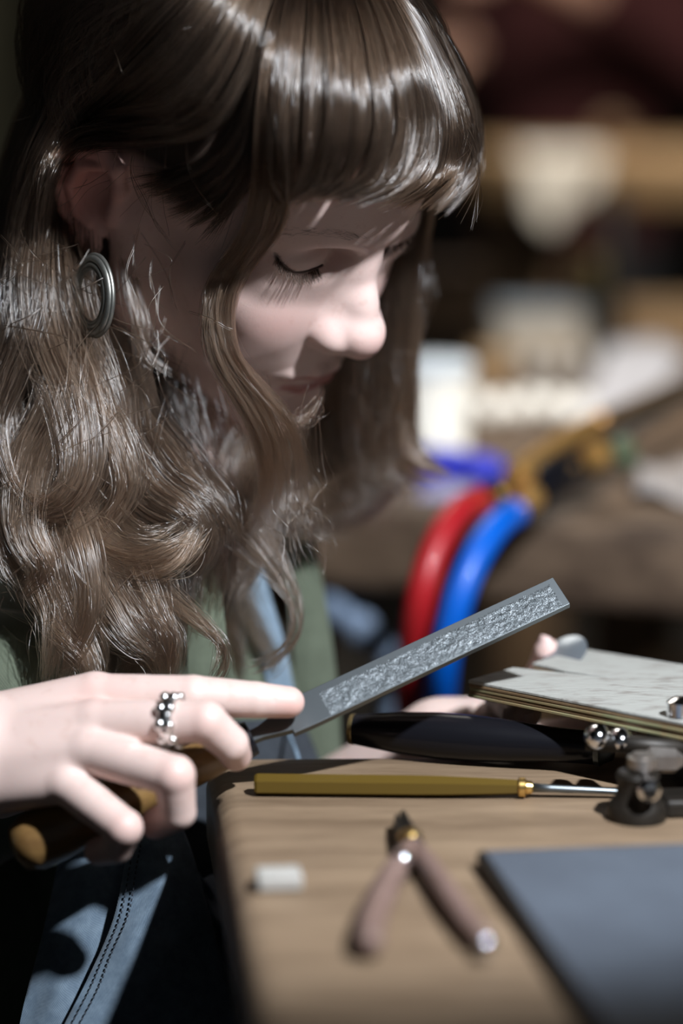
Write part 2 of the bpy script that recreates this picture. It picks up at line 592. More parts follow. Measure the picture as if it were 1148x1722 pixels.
    return d


def build_head_vf():
    V, Q = sculpt(head_sdf, (-10.5, -9.3, -21), (12.6, 9.3, 13.4), 0.11)
    return V, Q


def head_color(V):
    """pigment of skin, lips, lash roots and hairy scalp, plus painted shade between the lips, by place on the head"""
    base = np.array([0.63, 0.465, 0.42])
    col = np.tile(base, (len(V), 1))
    S = V.copy(); S[:, 1] = np.abs(S[:, 1])
    def blend(mask, c):
        col[:] = col * (1 - mask[:, None]) + np.asarray(c) * mask[:, None]
    g = lambda c, s: np.exp(-(((S - np.asarray(c)) / np.asarray(s)) ** 2).sum(1))
    blend(0.5 * g((7.8, 3.6, -1.6), (2.2, 1.8, 1.3)), (0.62, 0.33, 0.29))       # cheek
    blend(0.45 * g((11.4, 0, -2.2), (1.1, 1.2, 0.9)), (0.62, 0.32, 0.28))
    blend(0.75 * g((-1.2, 8, 0.5), (2.6, 1.2, 4)), (0.62, 0.22, 0.18))
    Sf = S.astype(np.float32)
    off = np.array([0.15, 0, 0])
    ul = chain(Sf, [np.array(p) + off + (0.1, 0, -0.22) for p in LIP_UP], [0.30, 0.30, 0.22, 0.05], 0.2)
    ll = chain(Sf, [np.array(p) + off for p in LIP_LO], [0.48, 0.44, 0.34, 0.1], 0.2)
    lip = np.clip(-np.minimum(ul, ll) / 0.12 + 0.5, 0, 1)
    blend(lip * 0.9, (0.34, 0.12, 0.115))
    ln = chain(Sf, LIP_LINE, [0.10, 0.10, 0.08, 0.04], 0.05)
    blend(np.clip(0.5 - ln / 0.08, 0, 1) * 0.7, (0.2, 0.06, 0.06))  # crevice shade between the lips painted into the colour
    la = chain(Sf, LASHS, [0.03] + [0.085] * 12 + [0.04], 0.03)
    blend(np.clip(0.5 - la / 0.06, 0, 1), (0.06, 0.035, 0.03))
    # scalp: above the hairline
    hl = S[:, 2] - np.interp(S[:, 0], [-9, -3, -1, 0.5, 2.5, 4.5, 6.5, 8.5, 11], [-7, -5, 2.5, 3.2, 3.6, 4.6, 6.2, 7.3, 7.6])
    blend(np.clip(hl / 0.9 + 0.5, 0, 1) * (S[:, 1] < 7.25), (0.05, 0.033, 0.025))
    return col

# ------------------------------------------------------------------ hair strands
def head_depth(xs, ys):
    """depth (w, cm) of the head's surface seen through a grid of pixels, holes filled from the nearest hit"""
    X, Y = np.meshgrid(xs, ys)
    A = np.stack([(X - 574) / FPX * 95, (861 - Y) / FPX * 95, np.full(X.shape, 15.)], -1).reshape(-1, 3)
    d = np.stack([(X - 574) / FPX, (861 - Y) / FPX, np.full(X.shape, -1.)], -1).reshape(-1, 3)
    d /= np.linalg.norm(d, axis=1)[:, None]
    t = np.zeros(len(A)); hit = np.zeros(len(A), bool)
    for _ in range(50):
        p = ((A + d * t[:, None]) - HO) / HS @ HM
        s = head_sdf(p.astype(np.float32))
        hit |= s < .03
        t = np.where(hit, t, t + np.maximum(s * .8, 0) * HS)
    w = (A + d * t[:, None])[:, 2].reshape(X.shape)
    hit = hit.reshape(X.shape)
    hp = np.argwhere(hit)
    for i, j in np.argwhere(~hit):
        k = np.argmin(((hp - (i, j)) ** 2).sum(1))
        w[i, j] = w[hp[k, 0], hp[k, 1]] - 0.035 * 20 * math.sqrt(((hp[k] - (i, j)) ** 2).sum())
    return w


HX, HY = np.arange(-60, 861, 20.0), np.arange(-200, 721, 20.0)
HW = head_depth(HX, HY)


def hw(x, y):
    fx = np.clip((x + 60) / 20, 0, len(HX) - 1.001); fy = np.clip((y + 200) / 20, 0, len(HY) - 1.001)
    i, j = int(fy), int(fx); a, b = fy - i, fx - j
    return (HW[i, j] * (1 - a) * (1 - b) + HW[i + 1, j] * a * (1 - b) + HW[i, j + 1] * (1 - a) * b + HW[i + 1, j + 1] * a * b)


def gp(p):
    """guide point: (x, y, w) free in space, (x, y, off, 1) lying off cm above the head"""
    if len(p) == 4:
        return uvw(p[0], p[1], hw(p[0], p[1]) + p[2])
    return uvw(*p)


STR_P, STR_R, STR_T, STR_N = [], [], [], []     # points, radii, tip tint, counts
NP_ = 22


def push(Pts, rad, tint):
    n, m, _ = Pts.shape
    t = np.linspace(0, 1, m)
    taper = np.clip((1 - t) / 0.12, 0.25, 1.0)
    STR_P.append(Pts.reshape(-1, 3)); STR_N.append(np.full(n, m, np.int32))
    STR_R.append((rad[:, None] * taper[None]).ravel()); STR_T.append(tint.ravel())


def tint_of(Pts, base=0.0):
    """ombre: hair grows lighter with distance below the eyes (cm)"""
    v = Pts[..., 1]
    return np.clip((11.0 - v) / 16.0, 0, 1) * 0.68 + base


def wobble(n, m, amp, freq, rng):
    t = np.linspace(0, 1, m)[None, :, None]
    ph = rng.uniform(0, 2 * math.pi, (n, 1, 3)); fr = freq * rng.uniform(0.6, 1.5, (n, 1, 3))
    return amp * np.sin(2 * math.pi * fr * t + ph) * t


def sheet(guides, n, spread=0.25, thick=0.5, clumps=40, clump=0.75, wave=0.06, rad=0.0095, cut=0.15, fly=0.03, tint=0.0, m=NP_, seed=None):
    rng = np.random.default_rng(len(STR_P) + 100 if seed is None else seed)
    G = np.stack([smooth_path([gp(p) for p in g], m) for g in guides])     # k, m, 3
    k = len(G); n = int(n * 0.62)
    cs = rng.uniform(0, 1, clumps); cw = rng.normal(0, 1, (clumps, 3)) * spread
    cwob = wobble(clumps, m, wave * 4, 1.3, rng)
    ci = rng.integers(0, clumps, n)
    dev = rng.normal(0, 1, n) * (1.1 / clumps)
    t = np.linspace(0, 1, m)
    s = np.clip(cs[ci], 0, 1)[:, None] + dev[:, None] * (1 - clump * t[None]) * 1.0
    s = np.clip(s, -0.03, 1.03) * (k - 1)
    i = np.clip(np.floor(s).astype(int), 0, k - 2); f = (s - i)[..., None]
    mm = np.arange(m)[None]
    p1, p2 = G[i, mm], G[i + 1, mm]
    p0, p3 = G[np.clip(i - 1, 0, k - 1), mm], G[np.clip(i + 2, 0, k - 1), mm]
    P = 0.5 * (2 * p1 + (p2 - p0) * f + (2 * p0 - 5 * p1 + 4 * p2 - p3) * f ** 2 + (3 * p1 - p0 - 3 * p2 + p3) * f ** 3)
    own = rng.normal(0, 1, (n, 1, 3)) * spread * 0.6
    P = P + (cw[ci][:, None] * 0.7 + own * (1 - clump * t[None, :, None])) * np.minimum(1, 0.35 + t[None, :, None] * 1.2)
    P[..., 2] -= rng.uniform(0, thick, n)[:, None]
    P = P + cwob[ci] + wobble(n, m, wave, 2.2, rng)
    isf = rng.uniform(0, 1, n) < fly
    P[isf] += wobble(int(isf.sum()), m, 0.5, 0.8, rng)
    if cut:
        ln = 1 - cut * rng.uniform(0, 1, n) ** 1.5
        tt = t[None] * ln[:, None] * (m - 1)
        a = np.clip(np.floor(tt).astype(int), 0, m - 2); b = (tt - a)[..., None]
        ar = np.arange(n)[:, None]
        P = P[ar, a] * (1 - b) + P[ar, a + 1] * b
    push(P, rad * rng.uniform(0.55, 1.0, n) * np.where(rng.uniform(0, 1, n) < 0.12, 1.7, 1.0), tint_of(P, tint))


def lock(path, radius, n, flat=1.0, clumps=6, clump=0.6, wave=0.05, rad=0.0115, cut=0.2, fly=0.05, tint=0.0, m=NP_, seed=None):
    """a rope of strands along one guide; radius in pixels at each control point"""
    rng = np.random.default_rng(len(STR_P) + 300 if seed is None else seed)
    G = smooth_path([gp(p) for p in path], m)
    n = max(1, int(n * (0.5 if n > 40 else 1.0)))
    rr = np.interp(np.linspace(0, 1, m), np.linspace(0, 1, len(radius)), radius) / 37.0
    T, N, B = frames(G)
    t = np.linspace(0, 1, m)[None, :, None]
    cc = rng.normal(0, 0.55, (clumps, 2)); ci = rng.integers(0, clumps, n)
    q = rng.normal(0, 0.5, (n, 2))
    o = cc[ci][:, None] + (q[:, None]) * (1 - clump * t)
    tw = rng.normal(0, 0.8, clumps)[ci][:, None]
    an = tw * np.linspace(0, 1, m)[None]
    ox = o[..., 0] * np.cos(an) - o[..., 1] * np.sin(an); oy = o[..., 0] * np.sin(an) + o[..., 1] * np.cos(an)
    # spread mostly across the view of the lock, flattened in depth
    side = np.cross(T, np.array([0, 0, 1.0])); side /= np.linalg.norm(side, axis=1)[:, None] + 1e-9
    up = np.cross(side, T)
    P = G[None] + rr[None, :, None] * (ox[..., None] * side[None] + oy[..., None] * up[None] * flat)
    sl = rng.normal(0, 0.035, n)[:, None, None]                     # slide along the rope
    P = P + sl * np.gradient(G, axis=0)[None] * m
    P = P + wobble(clumps, m, wave * 3, 1.2, rng)[ci] + wobble(n, m, wave, 2.0, rng)
    isf = rng.uniform(0, 1, n) < fly
    P[isf] += wobble(int(isf.sum()), m, 0.55, 0.8, rng)
    if cut:
        ln = 1 - cut * rng.uniform(0, 1, n) ** 1.5
        tt = np.linspace(0, 1, m)[None] * ln[:, None] * (m - 1)
        a = np.clip(np.floor(tt).astype(int), 0, m - 2); b = (tt - a)[..., None]
        ar = np.arange(n)[:, None]
        P = P[ar, a] * (1 - b) + P[ar, a + 1] * b
    push(P, rad * rng.uniform(0.55, 1.0, n) * np.where(rng.uniform(0, 1, n) < 0.12, 1.7, 1.0), tint_of(P, tint))


def hair_object(name, parent, material):
    P = to_world(np.vstack(STR_P)); N = np.concatenate(STR_N)
    c = P.mean(0)
    cu = bpy.data.hair_curves.new(name)
    cu.add_curves(N.tolist())
    cu.attributes['position'].data.foreach_set('vector', (P - c).astype(np.float32).ravel())
    a = cu.attributes.new('radius', 'FLOAT', 'POINT') if 'radius' not in cu.attributes else cu.attributes['radius']
    a.data.foreach_set('value', (np.concatenate(STR_R) * 0.01).astype(np.float32))
    a = cu.attributes.new('tip', 'FLOAT', 'POINT')
    a.data.foreach_set('value', np.concatenate(STR_T).astype(np.float32))
    cu.materials.append(material)
    o = bpy.data.objects.new(name, cu)
    o.location = c
    link(o, parent)
    del STR_P[:], STR_R[:], STR_T[:], STR_N[:]
    return o


def hair_mat(name, dark, light, rough=0.3):
    m = bpy.data.materials.new(name); m.use_nodes = True
    nt = m.node_tree
    out = nt.nodes['Material Output']
    nt.nodes.remove(nt.nodes['Principled BSDF'])
    h = nt.nodes.new('ShaderNodeBsdfHairPrincipled')
    h.parametrization = 'COLOR'
    h.inputs['Roughness'].default_value = rough
    h.inputs['Coat'].default_value = 0.5
    h.inputs['Radial Roughness'].default_value = 0.45
    h.inputs['Random Roughness'].default_value = 0.3
    a = nt.nodes.new('ShaderNodeAttribute'); a.attribute_name = 'tip'
    hi = nt.nodes.new('ShaderNodeHairInfo')
    ad = nt.nodes.new('ShaderNodeMath'); ad.operation = 'MULTIPLY_ADD'
    nt.links.new(hi.outputs['Random'], ad.inputs[0]); ad.inputs[1].default_value = 0.85
    sb = nt.nodes.new('ShaderNodeMath'); sb.operation = 'SUBTRACT'; sb.inputs[1].default_value = 0.3
    nt.links.new(a.outputs['Fac'], sb.inputs[0]); nt.links.new(sb.outputs[0], ad.inputs[2])
    r = nt.nodes.new('ShaderNodeValToRGB')
    r.color_ramp.elements[0].position = 0.05; r.color_ramp.elements[0].color = (*dark, 1)
    r.color_ramp.elements[1].position = 1.1; r.color_ramp.elements[1].color = (*light, 1)
    r.color_ramp.elements[1].position = 1.0
    nt.links.new(ad.outputs[0], r.inputs['Fac'])
    nt.links.new(r.outputs['Color'], h.inputs['Color'])
    nt.links.new(h.outputs[0], out.inputs['Surface'])
    return m


HAIR = hair_mat('brown_hair', (0.005, 0.0033, 0.0023), (0.100, 0.066, 0.045), 0.18)


def build_hair(person):
    # --- fringe over the forehead
    top = [(505, -115, .5, 1), (520, -118, .5, 1), (540, -115, .5, 1), (560, -105, .5, 1), (580, -95, .5, 1), (600, -80, .4, 1), (615, -70, .3, 1)]
    B = [
        [top[0], (478, 20, 1.0, 1), (462, 130, 1.5, 1), (455, 230, 1.8, 1), (462, 300, 1.8, 1), (478, 338, 1.6, 1)],
        [top[1], (520, 20, 1.1, 1), (515, 130, 1.7, 1), (510, 230, 2.1, 1), (500, 300, 2.1, 1), (482, 336, 1.8, 1)],
        [top[2], (560, 10, 1.1, 1), (575, 120, 1.8, 1), (574, 220, 2.2, 1), (545, 300, 2.2, 1), (488, 333, 1.8, 1)],
        [top[3], (605, 0, 1.1, 1), (632, 110, 1.8, 1), (643, 210, 2.3, 1), (608, 297, 2.3, 1), (530, 334, 1.9, 1)],
        [top[4], (645, 0, 1.0, 1), (690, 110, 1.7, 1), (710, 210, 2.2, 1), (682, 294, 2.4, 1), (596, 337, 2.1, 1)],
        [top[5], (680, 5, .8, 1), (737, 110, 1.2, 1), (765, 205, 1.5, 1), (748, 289, 1.9, 1), (672, 344, 2.1, 1)],
        [top[6], (705, 5, .2, 1), (765, 110, .2, 1), (798, 205, .2, 1), (788, 282, .6, 1), (732, 350, 1.0, 1)],
    ]
    sheet(B, 7500, spread=0.16, thick=0.7, clumps=110, clump=0.72, wave=0.025, cut=0.10, fly=0.03, tint=0.22)
    # the far half of the fringe, round the temple
    Fq = [B[6], [(640, -60, -2.0), (730, 40, -3.0), (785, 130, -4.5), (806, 220, -5.5), (795, 290, -5.5), (745, 345, -5.0)],
          [(640, -60, -4.0), (720, 40, -6.0), (770, 130, -8.0), (790, 220, -9.0), (775, 300, -9.5), (735, 350, -9.0)]]
    sheet(Fq, 2200, spread=0.15, thick=0.6, clumps=36, clump=0.7, wave=0.03, cut=0.1, fly=0.03, tint=0.15)
    # --- side hair swept back over and behind the ear
    S2 = [
        [(500, -115, .6, 1), (450, 10, .9, 1), (420, 120, 1.0, 1), (365, 210, 1.5, 1), (280, 232, 1.8, 1), (205, 230, 1.7, 1), (142, 243, .4, 1), (100, 310, -5.5), (92, 420, -5.5)],
        [(485, -120, .6, 1), (420, 0, .9, 1), (370, 105, 1.1, 1), (300, 185, 1.6, 1), (220, 200, 1.9, 1), (148, 218, 1.8, 1), (95, 275, -3.0), (78, 360, -4.2), (88, 450, -4.5)],
        [(460, -125, .6, 1), (370, -20, 1.0, 1), (290, 80, 1.2, 1), (210, 155, 1.4, 1), (140, 208, 1.5, 1), (88, 275, -1.5), (65, 380, -2.8), (60, 470, -3.2)],
        [(430, -125, .6, 1), (310, -40, 1.0, 1), (215, 50, 1.2, 1), (140, 150, -.3), (80, 250, -1.5), (45, 350, -2.5), (35, 450, -3.0), (45, 540, -3.0)],
        [(390, -125, .6, 1), (250, -40, .6, 1), (150, 60, -1.8), (80, 170, -2.5), (35, 290, -3.2), (10, 400, -3.8), (5, 500, -4.0), (20, 580, -4.0)],
        [(340, -110, -1.5), (200, -30, -4.0), (100, 70, -5.5), (45, 190, -6.0), (10, 310, -6.5), (-15, 420, -7.0), (-20, 520, -7.0), (-10, 600, -7.0)],
        [(300, -80, -5.0), (160, 0, -8.0), (75, 110, -9.0), (25, 230, -9.5), (0, 350, -10.0), (-20, 450, -10.0), (-30, 560, -10.0), (-30, 650, -10.0)],
    ]
    sheet(S2, 9000, spread=0.22, thick=1.0, clumps=130, clump=0.5, wave=0.05, cut=0.1, fly=0.05, tint=0.08)
    sheet(S2, 620, spread=0.3, thick=0.0, clumps=240, clump=0.2, wave=0.05, rad=0.013, cut=0.2, fly=0.12, tint=0.55)  # lighter strands: sheen on the side hair put into the colour
    lock([(345, 185, 1.6, 1), (225, 222, 1.6, 1), (140, 236, 1.2, 1), (92, 290, -2.5), (80, 370, -4)], [20, 20, 15, 14, 12], 700, fly=0.02, tint=0.05)
    # --- temple: short way down to the face-framing lock
    S3 = [
        [(500, -115, .6, 1), (455, 30, 1.0, 1), (425, 130, 1.1, 1), (390, 210, 1.1, 1), (330, 265, 1.0, 1), (265, 290, .8, 1), (205, 300, .5, 1)],
        [(505, -115, .6, 1), (462, 30, 1.0, 1), (436, 130, 1.1, 1), (415, 220, 1.1, 1), (375, 285, 1.0, 1), (320, 320, .7, 1), (260, 335, .4, 1)],
        [(510, -115, .6, 1), (470, 30, 1.0, 1), (446, 130, 1.1, 1), (435, 230, 1.2, 1), (420, 310, 1.1, 1), (385, 370, .9, 1), (350, 420, .7, 1)],
    ]
    sheet(S3, 3200, spread=0.15, thick=0.6, clumps=50, clump=0.6, wave=0.04, cut=0.3, fly=0.06)
    # --- the face-framing lock
    L1 = [
        [(495, -112, .7, 1), (450, 60, 1.2, 1), (432, 200, 1.4, 1), (428, 320, 1.4, 1), (405, 400, 1.3, 1), (358, 470, -.6), (346, 530, -.6), (356, 600, -.6), (398, 670, -1.0), (432, 740, -1.5), (440, 820, -2.2), (415, 900, -3.0)],
        [(505, -112, .7, 1), (466, 60, 1.2, 1), (452, 200, 1.5, 1), (455, 325, 1.6, 1), (440, 395, 1.5, 1), (388, 462, -.2), (366, 522, -.4), (374, 592, -.4), (412, 655, -.8), (458, 722, -1.3), (478, 800, -2.0), (465, 880, -2.8)],
        [(515, -112, .7, 1), (482, 60, 1.2, 1), (472, 200, 1.5, 1), (478, 330, 1.7, 1), (466, 388, 1.6, 1), (418, 448, .2), (388, 512, -.2), (392, 582, -.3), (428, 638, -.7), (482, 700, -1.2), (505, 775, -1.9), (505, 850, -2.6)],
    ]
    sheet(L1, 2600, spread=0.10, thick=0.5, clumps=34, clump=0.35, wave=0.05, cut=0.35, fly=0.05, tint=0.55)
    # --- far side, blurred
    F5 = [
        [(640, 300, -11.5), (640, 430, -13.5), (610, 540, -14.5), (565, 640, -15), (535, 720, -15), (545, 790, -15), (590, 840, -15)],
        [(690, 310, -11), (668, 430, -13), (650, 540, -14), (615, 640, -14.5), (590, 720, -14.5), (610, 790, -14), (650, 830, -14)],
        [(712, 330, -10.5), (692, 430, -12.5), (680, 540, -13), (655, 640, -13.5), (642, 720, -13.5), (665, 780, -13.5), (715, 805, -13)],
        [(728, 335, -10), (706, 430, -12), (698, 540, -12.5), (690, 640, -12.8), (690, 710, -13), (705, 765, -13), (755, 795, -13)],
    ]
    sheet(F5, 4200, spread=0.3, thick=1.6, clumps=30, clump=0.75, wave=0.10, cut=0.15, fly=0.08, tint=0.45)
    lock([(715, 360, -11), (712, 440, -12), (722, 500, -12), (708, 560, -12)], [6, 10, 10, 3], 60, fly=0.4)
    # --- hair falling behind the chin and across the collar
    lock([(600, 740, -15), (570, 800, -14), (510, 835, -12), (440, 850, -11), (380, 880, -10)], [40, 45, 40, 35, 20], 900, tint=-0.15)
    lock([(560, 700, -16), (520, 770, -15), (470, 820, -13), (400, 850, -11), (350, 900, -9), (330, 960, -8)], [40, 50, 50, 45, 40, 20], 1200, tint=-0.25)
    lock([(660, 800, -14.5), (600, 845, -14), (530, 870, -13), (480, 900, -12)], [30, 35, 30, 12], 700, tint=-0.2)
    lock([(430, 740, -10), (415, 800, -9), (440, 860, -8), (430, 930, -7), (400, 1000, -6)], [40, 45, 40, 30, 10], 700, tint=-0.1)
    lock([(395, 930, -12), (410, 1000, -12), (445, 1070, -12), (470, 1130, -12)], [20, 25, 25, 15], 350, tint=0.35)
    lock([(350, 940, -9), (375, 1010, -9), (390, 1080, -9), (400, 1150, -9)], [18, 22, 22, 12], 300, tint=0.3)
    # --- the mass falling behind the ear over the shoulder
    lock([(70, 350, -7.5), (95, 500, -7.5), (110, 650, -7), (140, 800, -6), (190, 950, -5.5), (205, 1060, -5), (205, 1150, -5)], [75, 100, 125, 135, 125, 95, 65], 5000, flat=0.4, clumps=30, wave=0.18, clump=0.7, tint=-0.5)  # dark fillers: shade inside the hair mass put into their tint
    lock([(190, 500, -7), (220, 640, -7), (260, 760, -6.5), (290, 860, -6), (268, 960, -5.5), (245, 1080, -5)], [28, 40, 58, 62, 55, 45], 1500, flat=0.4, clumps=20, wave=0.15, clump=0.7, tint=-0.5)
    lock([(10, 400, -7), (0, 560, -7), (-10, 720, -6), (10, 860, -5.5), (30, 960, -5)], [60, 70, 80, 70, 40], 2000, flat=0.4, clumps=20, wave=0.15, clump=0.7, tint=-0.5)
    D = [
        ([(88, 360, -4), (80, 450, -2.8), (92, 550, -2.2), (132, 650, -1.5), (150, 740, -1.0), (138, 815, -.6), (92, 862, -.4), (40, 845, -.6), (6, 785, -1.0)], [22, 38, 44, 46, 44, 38, 30, 20, 10], 1500),
        ([(70, 400, -3.5), (45, 530, -2.4), (8, 640, -1.8), (-12, 720, -1.4), (8, 800, -1.0), (60, 848, -.7), (118, 845, -.6)], [25, 34, 36, 32, 26, 20, 8], 900),
        ([(115, 440, -3.5), (128, 560, -2.6), (112, 680, -1.6), (66, 780, -1.0), (48, 880, -.4), (72, 950, -.2), (35, 1005, -.4)], [18, 34, 40, 36, 34, 30, 10], 1000),
        ([(150, 540, -4), (185, 650, -3), (200, 750, -2.2), (250, 825, -1.8), (312, 868, -1.6), (338, 915, -1.8), (325, 960, -2)], [22, 34, 38, 40, 36, 28, 10], 1300),
        ([(180, 560, -4.5), (225, 690, -3.6), (300, 790, -3), (352, 850, -2.8), (395, 905, -2.8)], [16, 26, 28, 24, 10], 500),
        ([(140, 800, -2), (172, 890, -1.2), (228, 930, -.8), (290, 925, -.8), (334, 885, -1.2)], [25, 32, 32, 26, 10], 800),
        ([(95, 840, -1.5), (122, 930, -.6), (134, 1020, -.2), (116, 1090, 0), (95, 1150, 0)], [28, 34, 32, 26, 12], 800),
        ([(150, 880, -1.8), (182, 970, -1), (228, 1040, -.6), (268, 1090, -.6), (275, 1150, -.6)], [28, 36, 38, 32, 18], 1100),
        ([(205, 920, -2), (275, 995, -1.4), (335, 1045, -1.0), (370, 1082, -.8), (373, 1118, -.8), (352, 1150, -.8)], [18, 18, 12, 8, 6, 4], 200),
        ([(40, 870, -1.6), (78, 955, -.8), (120, 1040, -.2), (150, 1105, 0), (158, 1155, 0)], [24, 30, 30, 26, 14], 700),
        ([(-5, 460, -4), (-14, 600, -3), (14, 720, -2.2), (-8, 850, -1.4), (6, 930, -1), (38, 985, -.8)], [24, 30, 32, 30, 26, 8], 700),
        ([(200, 880, -2.6), (240, 960, -2), (255, 1050, -1.6), (225, 1120, -1.4), (205, 1160, -1.4)], [26, 34, 36, 30, 14], 900),
        ([(130, 560, -2.4), (150, 640, -1.6), (190, 720, -1.2), (215, 810, -1.0), (190, 870, -.9), (150, 900, -.9)], [14, 20, 24, 22, 16, 6], 420),
    ]
    for i, (p, r, n) in enumerate(D):
        lock(p, r, n, flat=0.5, clumps=9, clump=0.55, wave=0.06, cut=0.25, fly=0.07, tint=[0.15, 0.0, 0.2, -0.2, -0.1, 0.12, 0.0, -0.2, -0.2, 0.0, 0.0, -0.25, 0.3][i])
    # --- thin bright strands over cheek and neck
    lock([(220, 470, -3.5), (232, 540, -3.2), (238, 610, -3.2), (262, 690, -3.4)], [10, 16, 16, 10], 90, clumps=5, fly=0.03, wave=0.012, tint=0.5)
    lock([(205, 440, -3.2), (222, 520, -3.0), (250, 600, -3.0), (310, 640, -3.2)], [8, 14, 18, 14], 30, clumps=4, fly=0.05, wave=0.012, tint=0.5)
    lock([(222, 260, .4, 1), (222, 300, .5, 1), (255, 370, .5, 1), (300, 430, .6, 1)], [3, 4, 6, 8], 5, clumps=2, fly=0.0, tint=0.3)
    lock([(315, 170, 1.0, 1), (318, 270, .8, 1), (340, 330, .8, 1), (372, 380, .8, 1)], [3, 4, 5, 6], 5, clumps=2, tint=0.3)
    lock([(425, 890, -5), (470, 955, -4.6), (496, 1012, -4.4), (492, 1070, -4.2), (452, 1112, -4.2), (425, 1128, -4.2)], [30, 18, 9, 8, 8, 8], 120, clumps=8, fly=0.1, tint=0.35)
    lock([(480, 700, -3.6), (480, 800, -3.8), (500, 880, -4), (510, 960, -4.2)], [40, 45, 50, 45], 130, clumps=20, clump=0.2, wave=0.2, fly=0.5, tint=0.3)
    lock([(440, 640, -2.6), (470, 700, -2.8), (505, 700, -2.8), (540, 660, -3.0)], [14, 16, 10, 6], 40, clumps=6, fly=0.3, tint=0.2)
    # --- the crown, the back of the head and its far side
    rng = np.random.default_rng(21)
    n = 5200
    ph = rng.uniform(math.radians(100), math.radians(318), n)      # from her right rear round to the far temple
    el = np.linspace(0.02, 1.0, 14)[None] * math.radians(118)
    off = rng.uniform(0.25, 1.1, n)[:, None]
    wv = 0.08 * np.sin(el * 5 + rng.uniform(0, 6, (n, 1)))
    cx, cy = np.cos(ph)[:, None] + wv, np.sin(ph)[:, None] - wv
    tilt = 0.10 * np.sin(el)                                        # the whorl sits a little behind the top
    H = np.stack([0.6 + (9.3 + off) * (np.sin(el) * cx - tilt), (7.3 + off) * np.sin(el) * cy, 4.6 + (8.2 + off) * np.cos(el)], -1)
    Pu = head_uvw(H)
    down = np.array([0.0, -math.cos(PITCH), -math.sin(PITCH)])
    ln = rng.uniform(9, 17, n)[:, None, None]
    tt = np.linspace(0.12, 1, 9)[None, :, None]
    sway = 0.7 * np.sin(tt * 6 + rng.uniform(0, 6, (n, 1, 1))) * rng.normal(0, 1, (n, 1, 3)) * tt
    Pu = np.concatenate([Pu, Pu[:, -1:] + down * ln * tt + sway], 1)
    push(Pu, 0.0095 * rng.uniform(0.6, 1.3, n), tint_of(Pu, 0.0))
    # --- stray hairs
    rng = np.random.default_rng(5)
    for k in range(150):
        x, y = rng.uniform(0, 330), rng.uniform(380, 1050)
        a = rng.uniform(-1.2, 1.2)
        L = rng.uniform(60, 150)
        w = rng.uniform(-3, 0.2)
        c = rng.normal(0, 30)
        lock([(x, y, w), (x + math.sin(a) * L * .5 + c, y + math.cos(a) * L * .5, w + .3), (x + math.sin(a) * L, y + math.cos(a) * L, w + .2)], [2, 3, 4], 2, clumps=1, m=12, tint=0.35, fly=0, wave=0.02)
    for k in range(26):
        x, y = rng.uniform(60, 330), rng.uniform(40, 330)
        a = rng.uniform(-1.3, .4); L = rng.uniform(50, 110)
        lock([(x, y, 1.3, 1), (x + math.sin(a) * L * .5, y + math.cos(a) * L * .5 + rng.normal(0, 8), 1.7, 1), (x + math.sin(a) * L, y + math.cos(a) * L, 1.5, 1)], [1, 2, 2], 1, clumps=1, m=12, tint=0.2, fly=0, wave=0.01)
    for k in range(40):
        s_ = rng.uniform(0, 1)
        x, y = 690 + 110 * math.sin(s_ * 1.6), -20 + 310 * s_
        lock([(x - 40, y - 80, -.5), (x + 2, y, -1.0), (x + rng.uniform(2, 12), y + 60, -1.2), (x - rng.uniform(0, 40), y + rng.uniform(90, 140), -1.0)], [3, 4, 4, 3], 1, clumps=1, m=14, tint=0.2, fly=0, wave=0.01)
    return hair_object('hair', person, HAIR)

# ------------------------------------------------------------------ the woman
M_SKIN = mat('skin', (0.6, 0.43, 0.37), 0.5, attr='skin_tone', sss=0.12, bump=0.10, bump_scale=1400, noise=(0.90, 0.86, 0.85), noise_scale=160, ramp=(0.6, 0.3))
# the speckle ramp multiplies the pigment: nearly white on both ends
for n_ in M_SKIN.node_tree.nodes:
    if n_.type == 'VALTORGB':
        n_.color_ramp.elements[0].color = (1, 1, 1, 1)
        n_.color_ramp.elements[1].color = (0.95, 0.92, 0.91, 1)

U = uvw


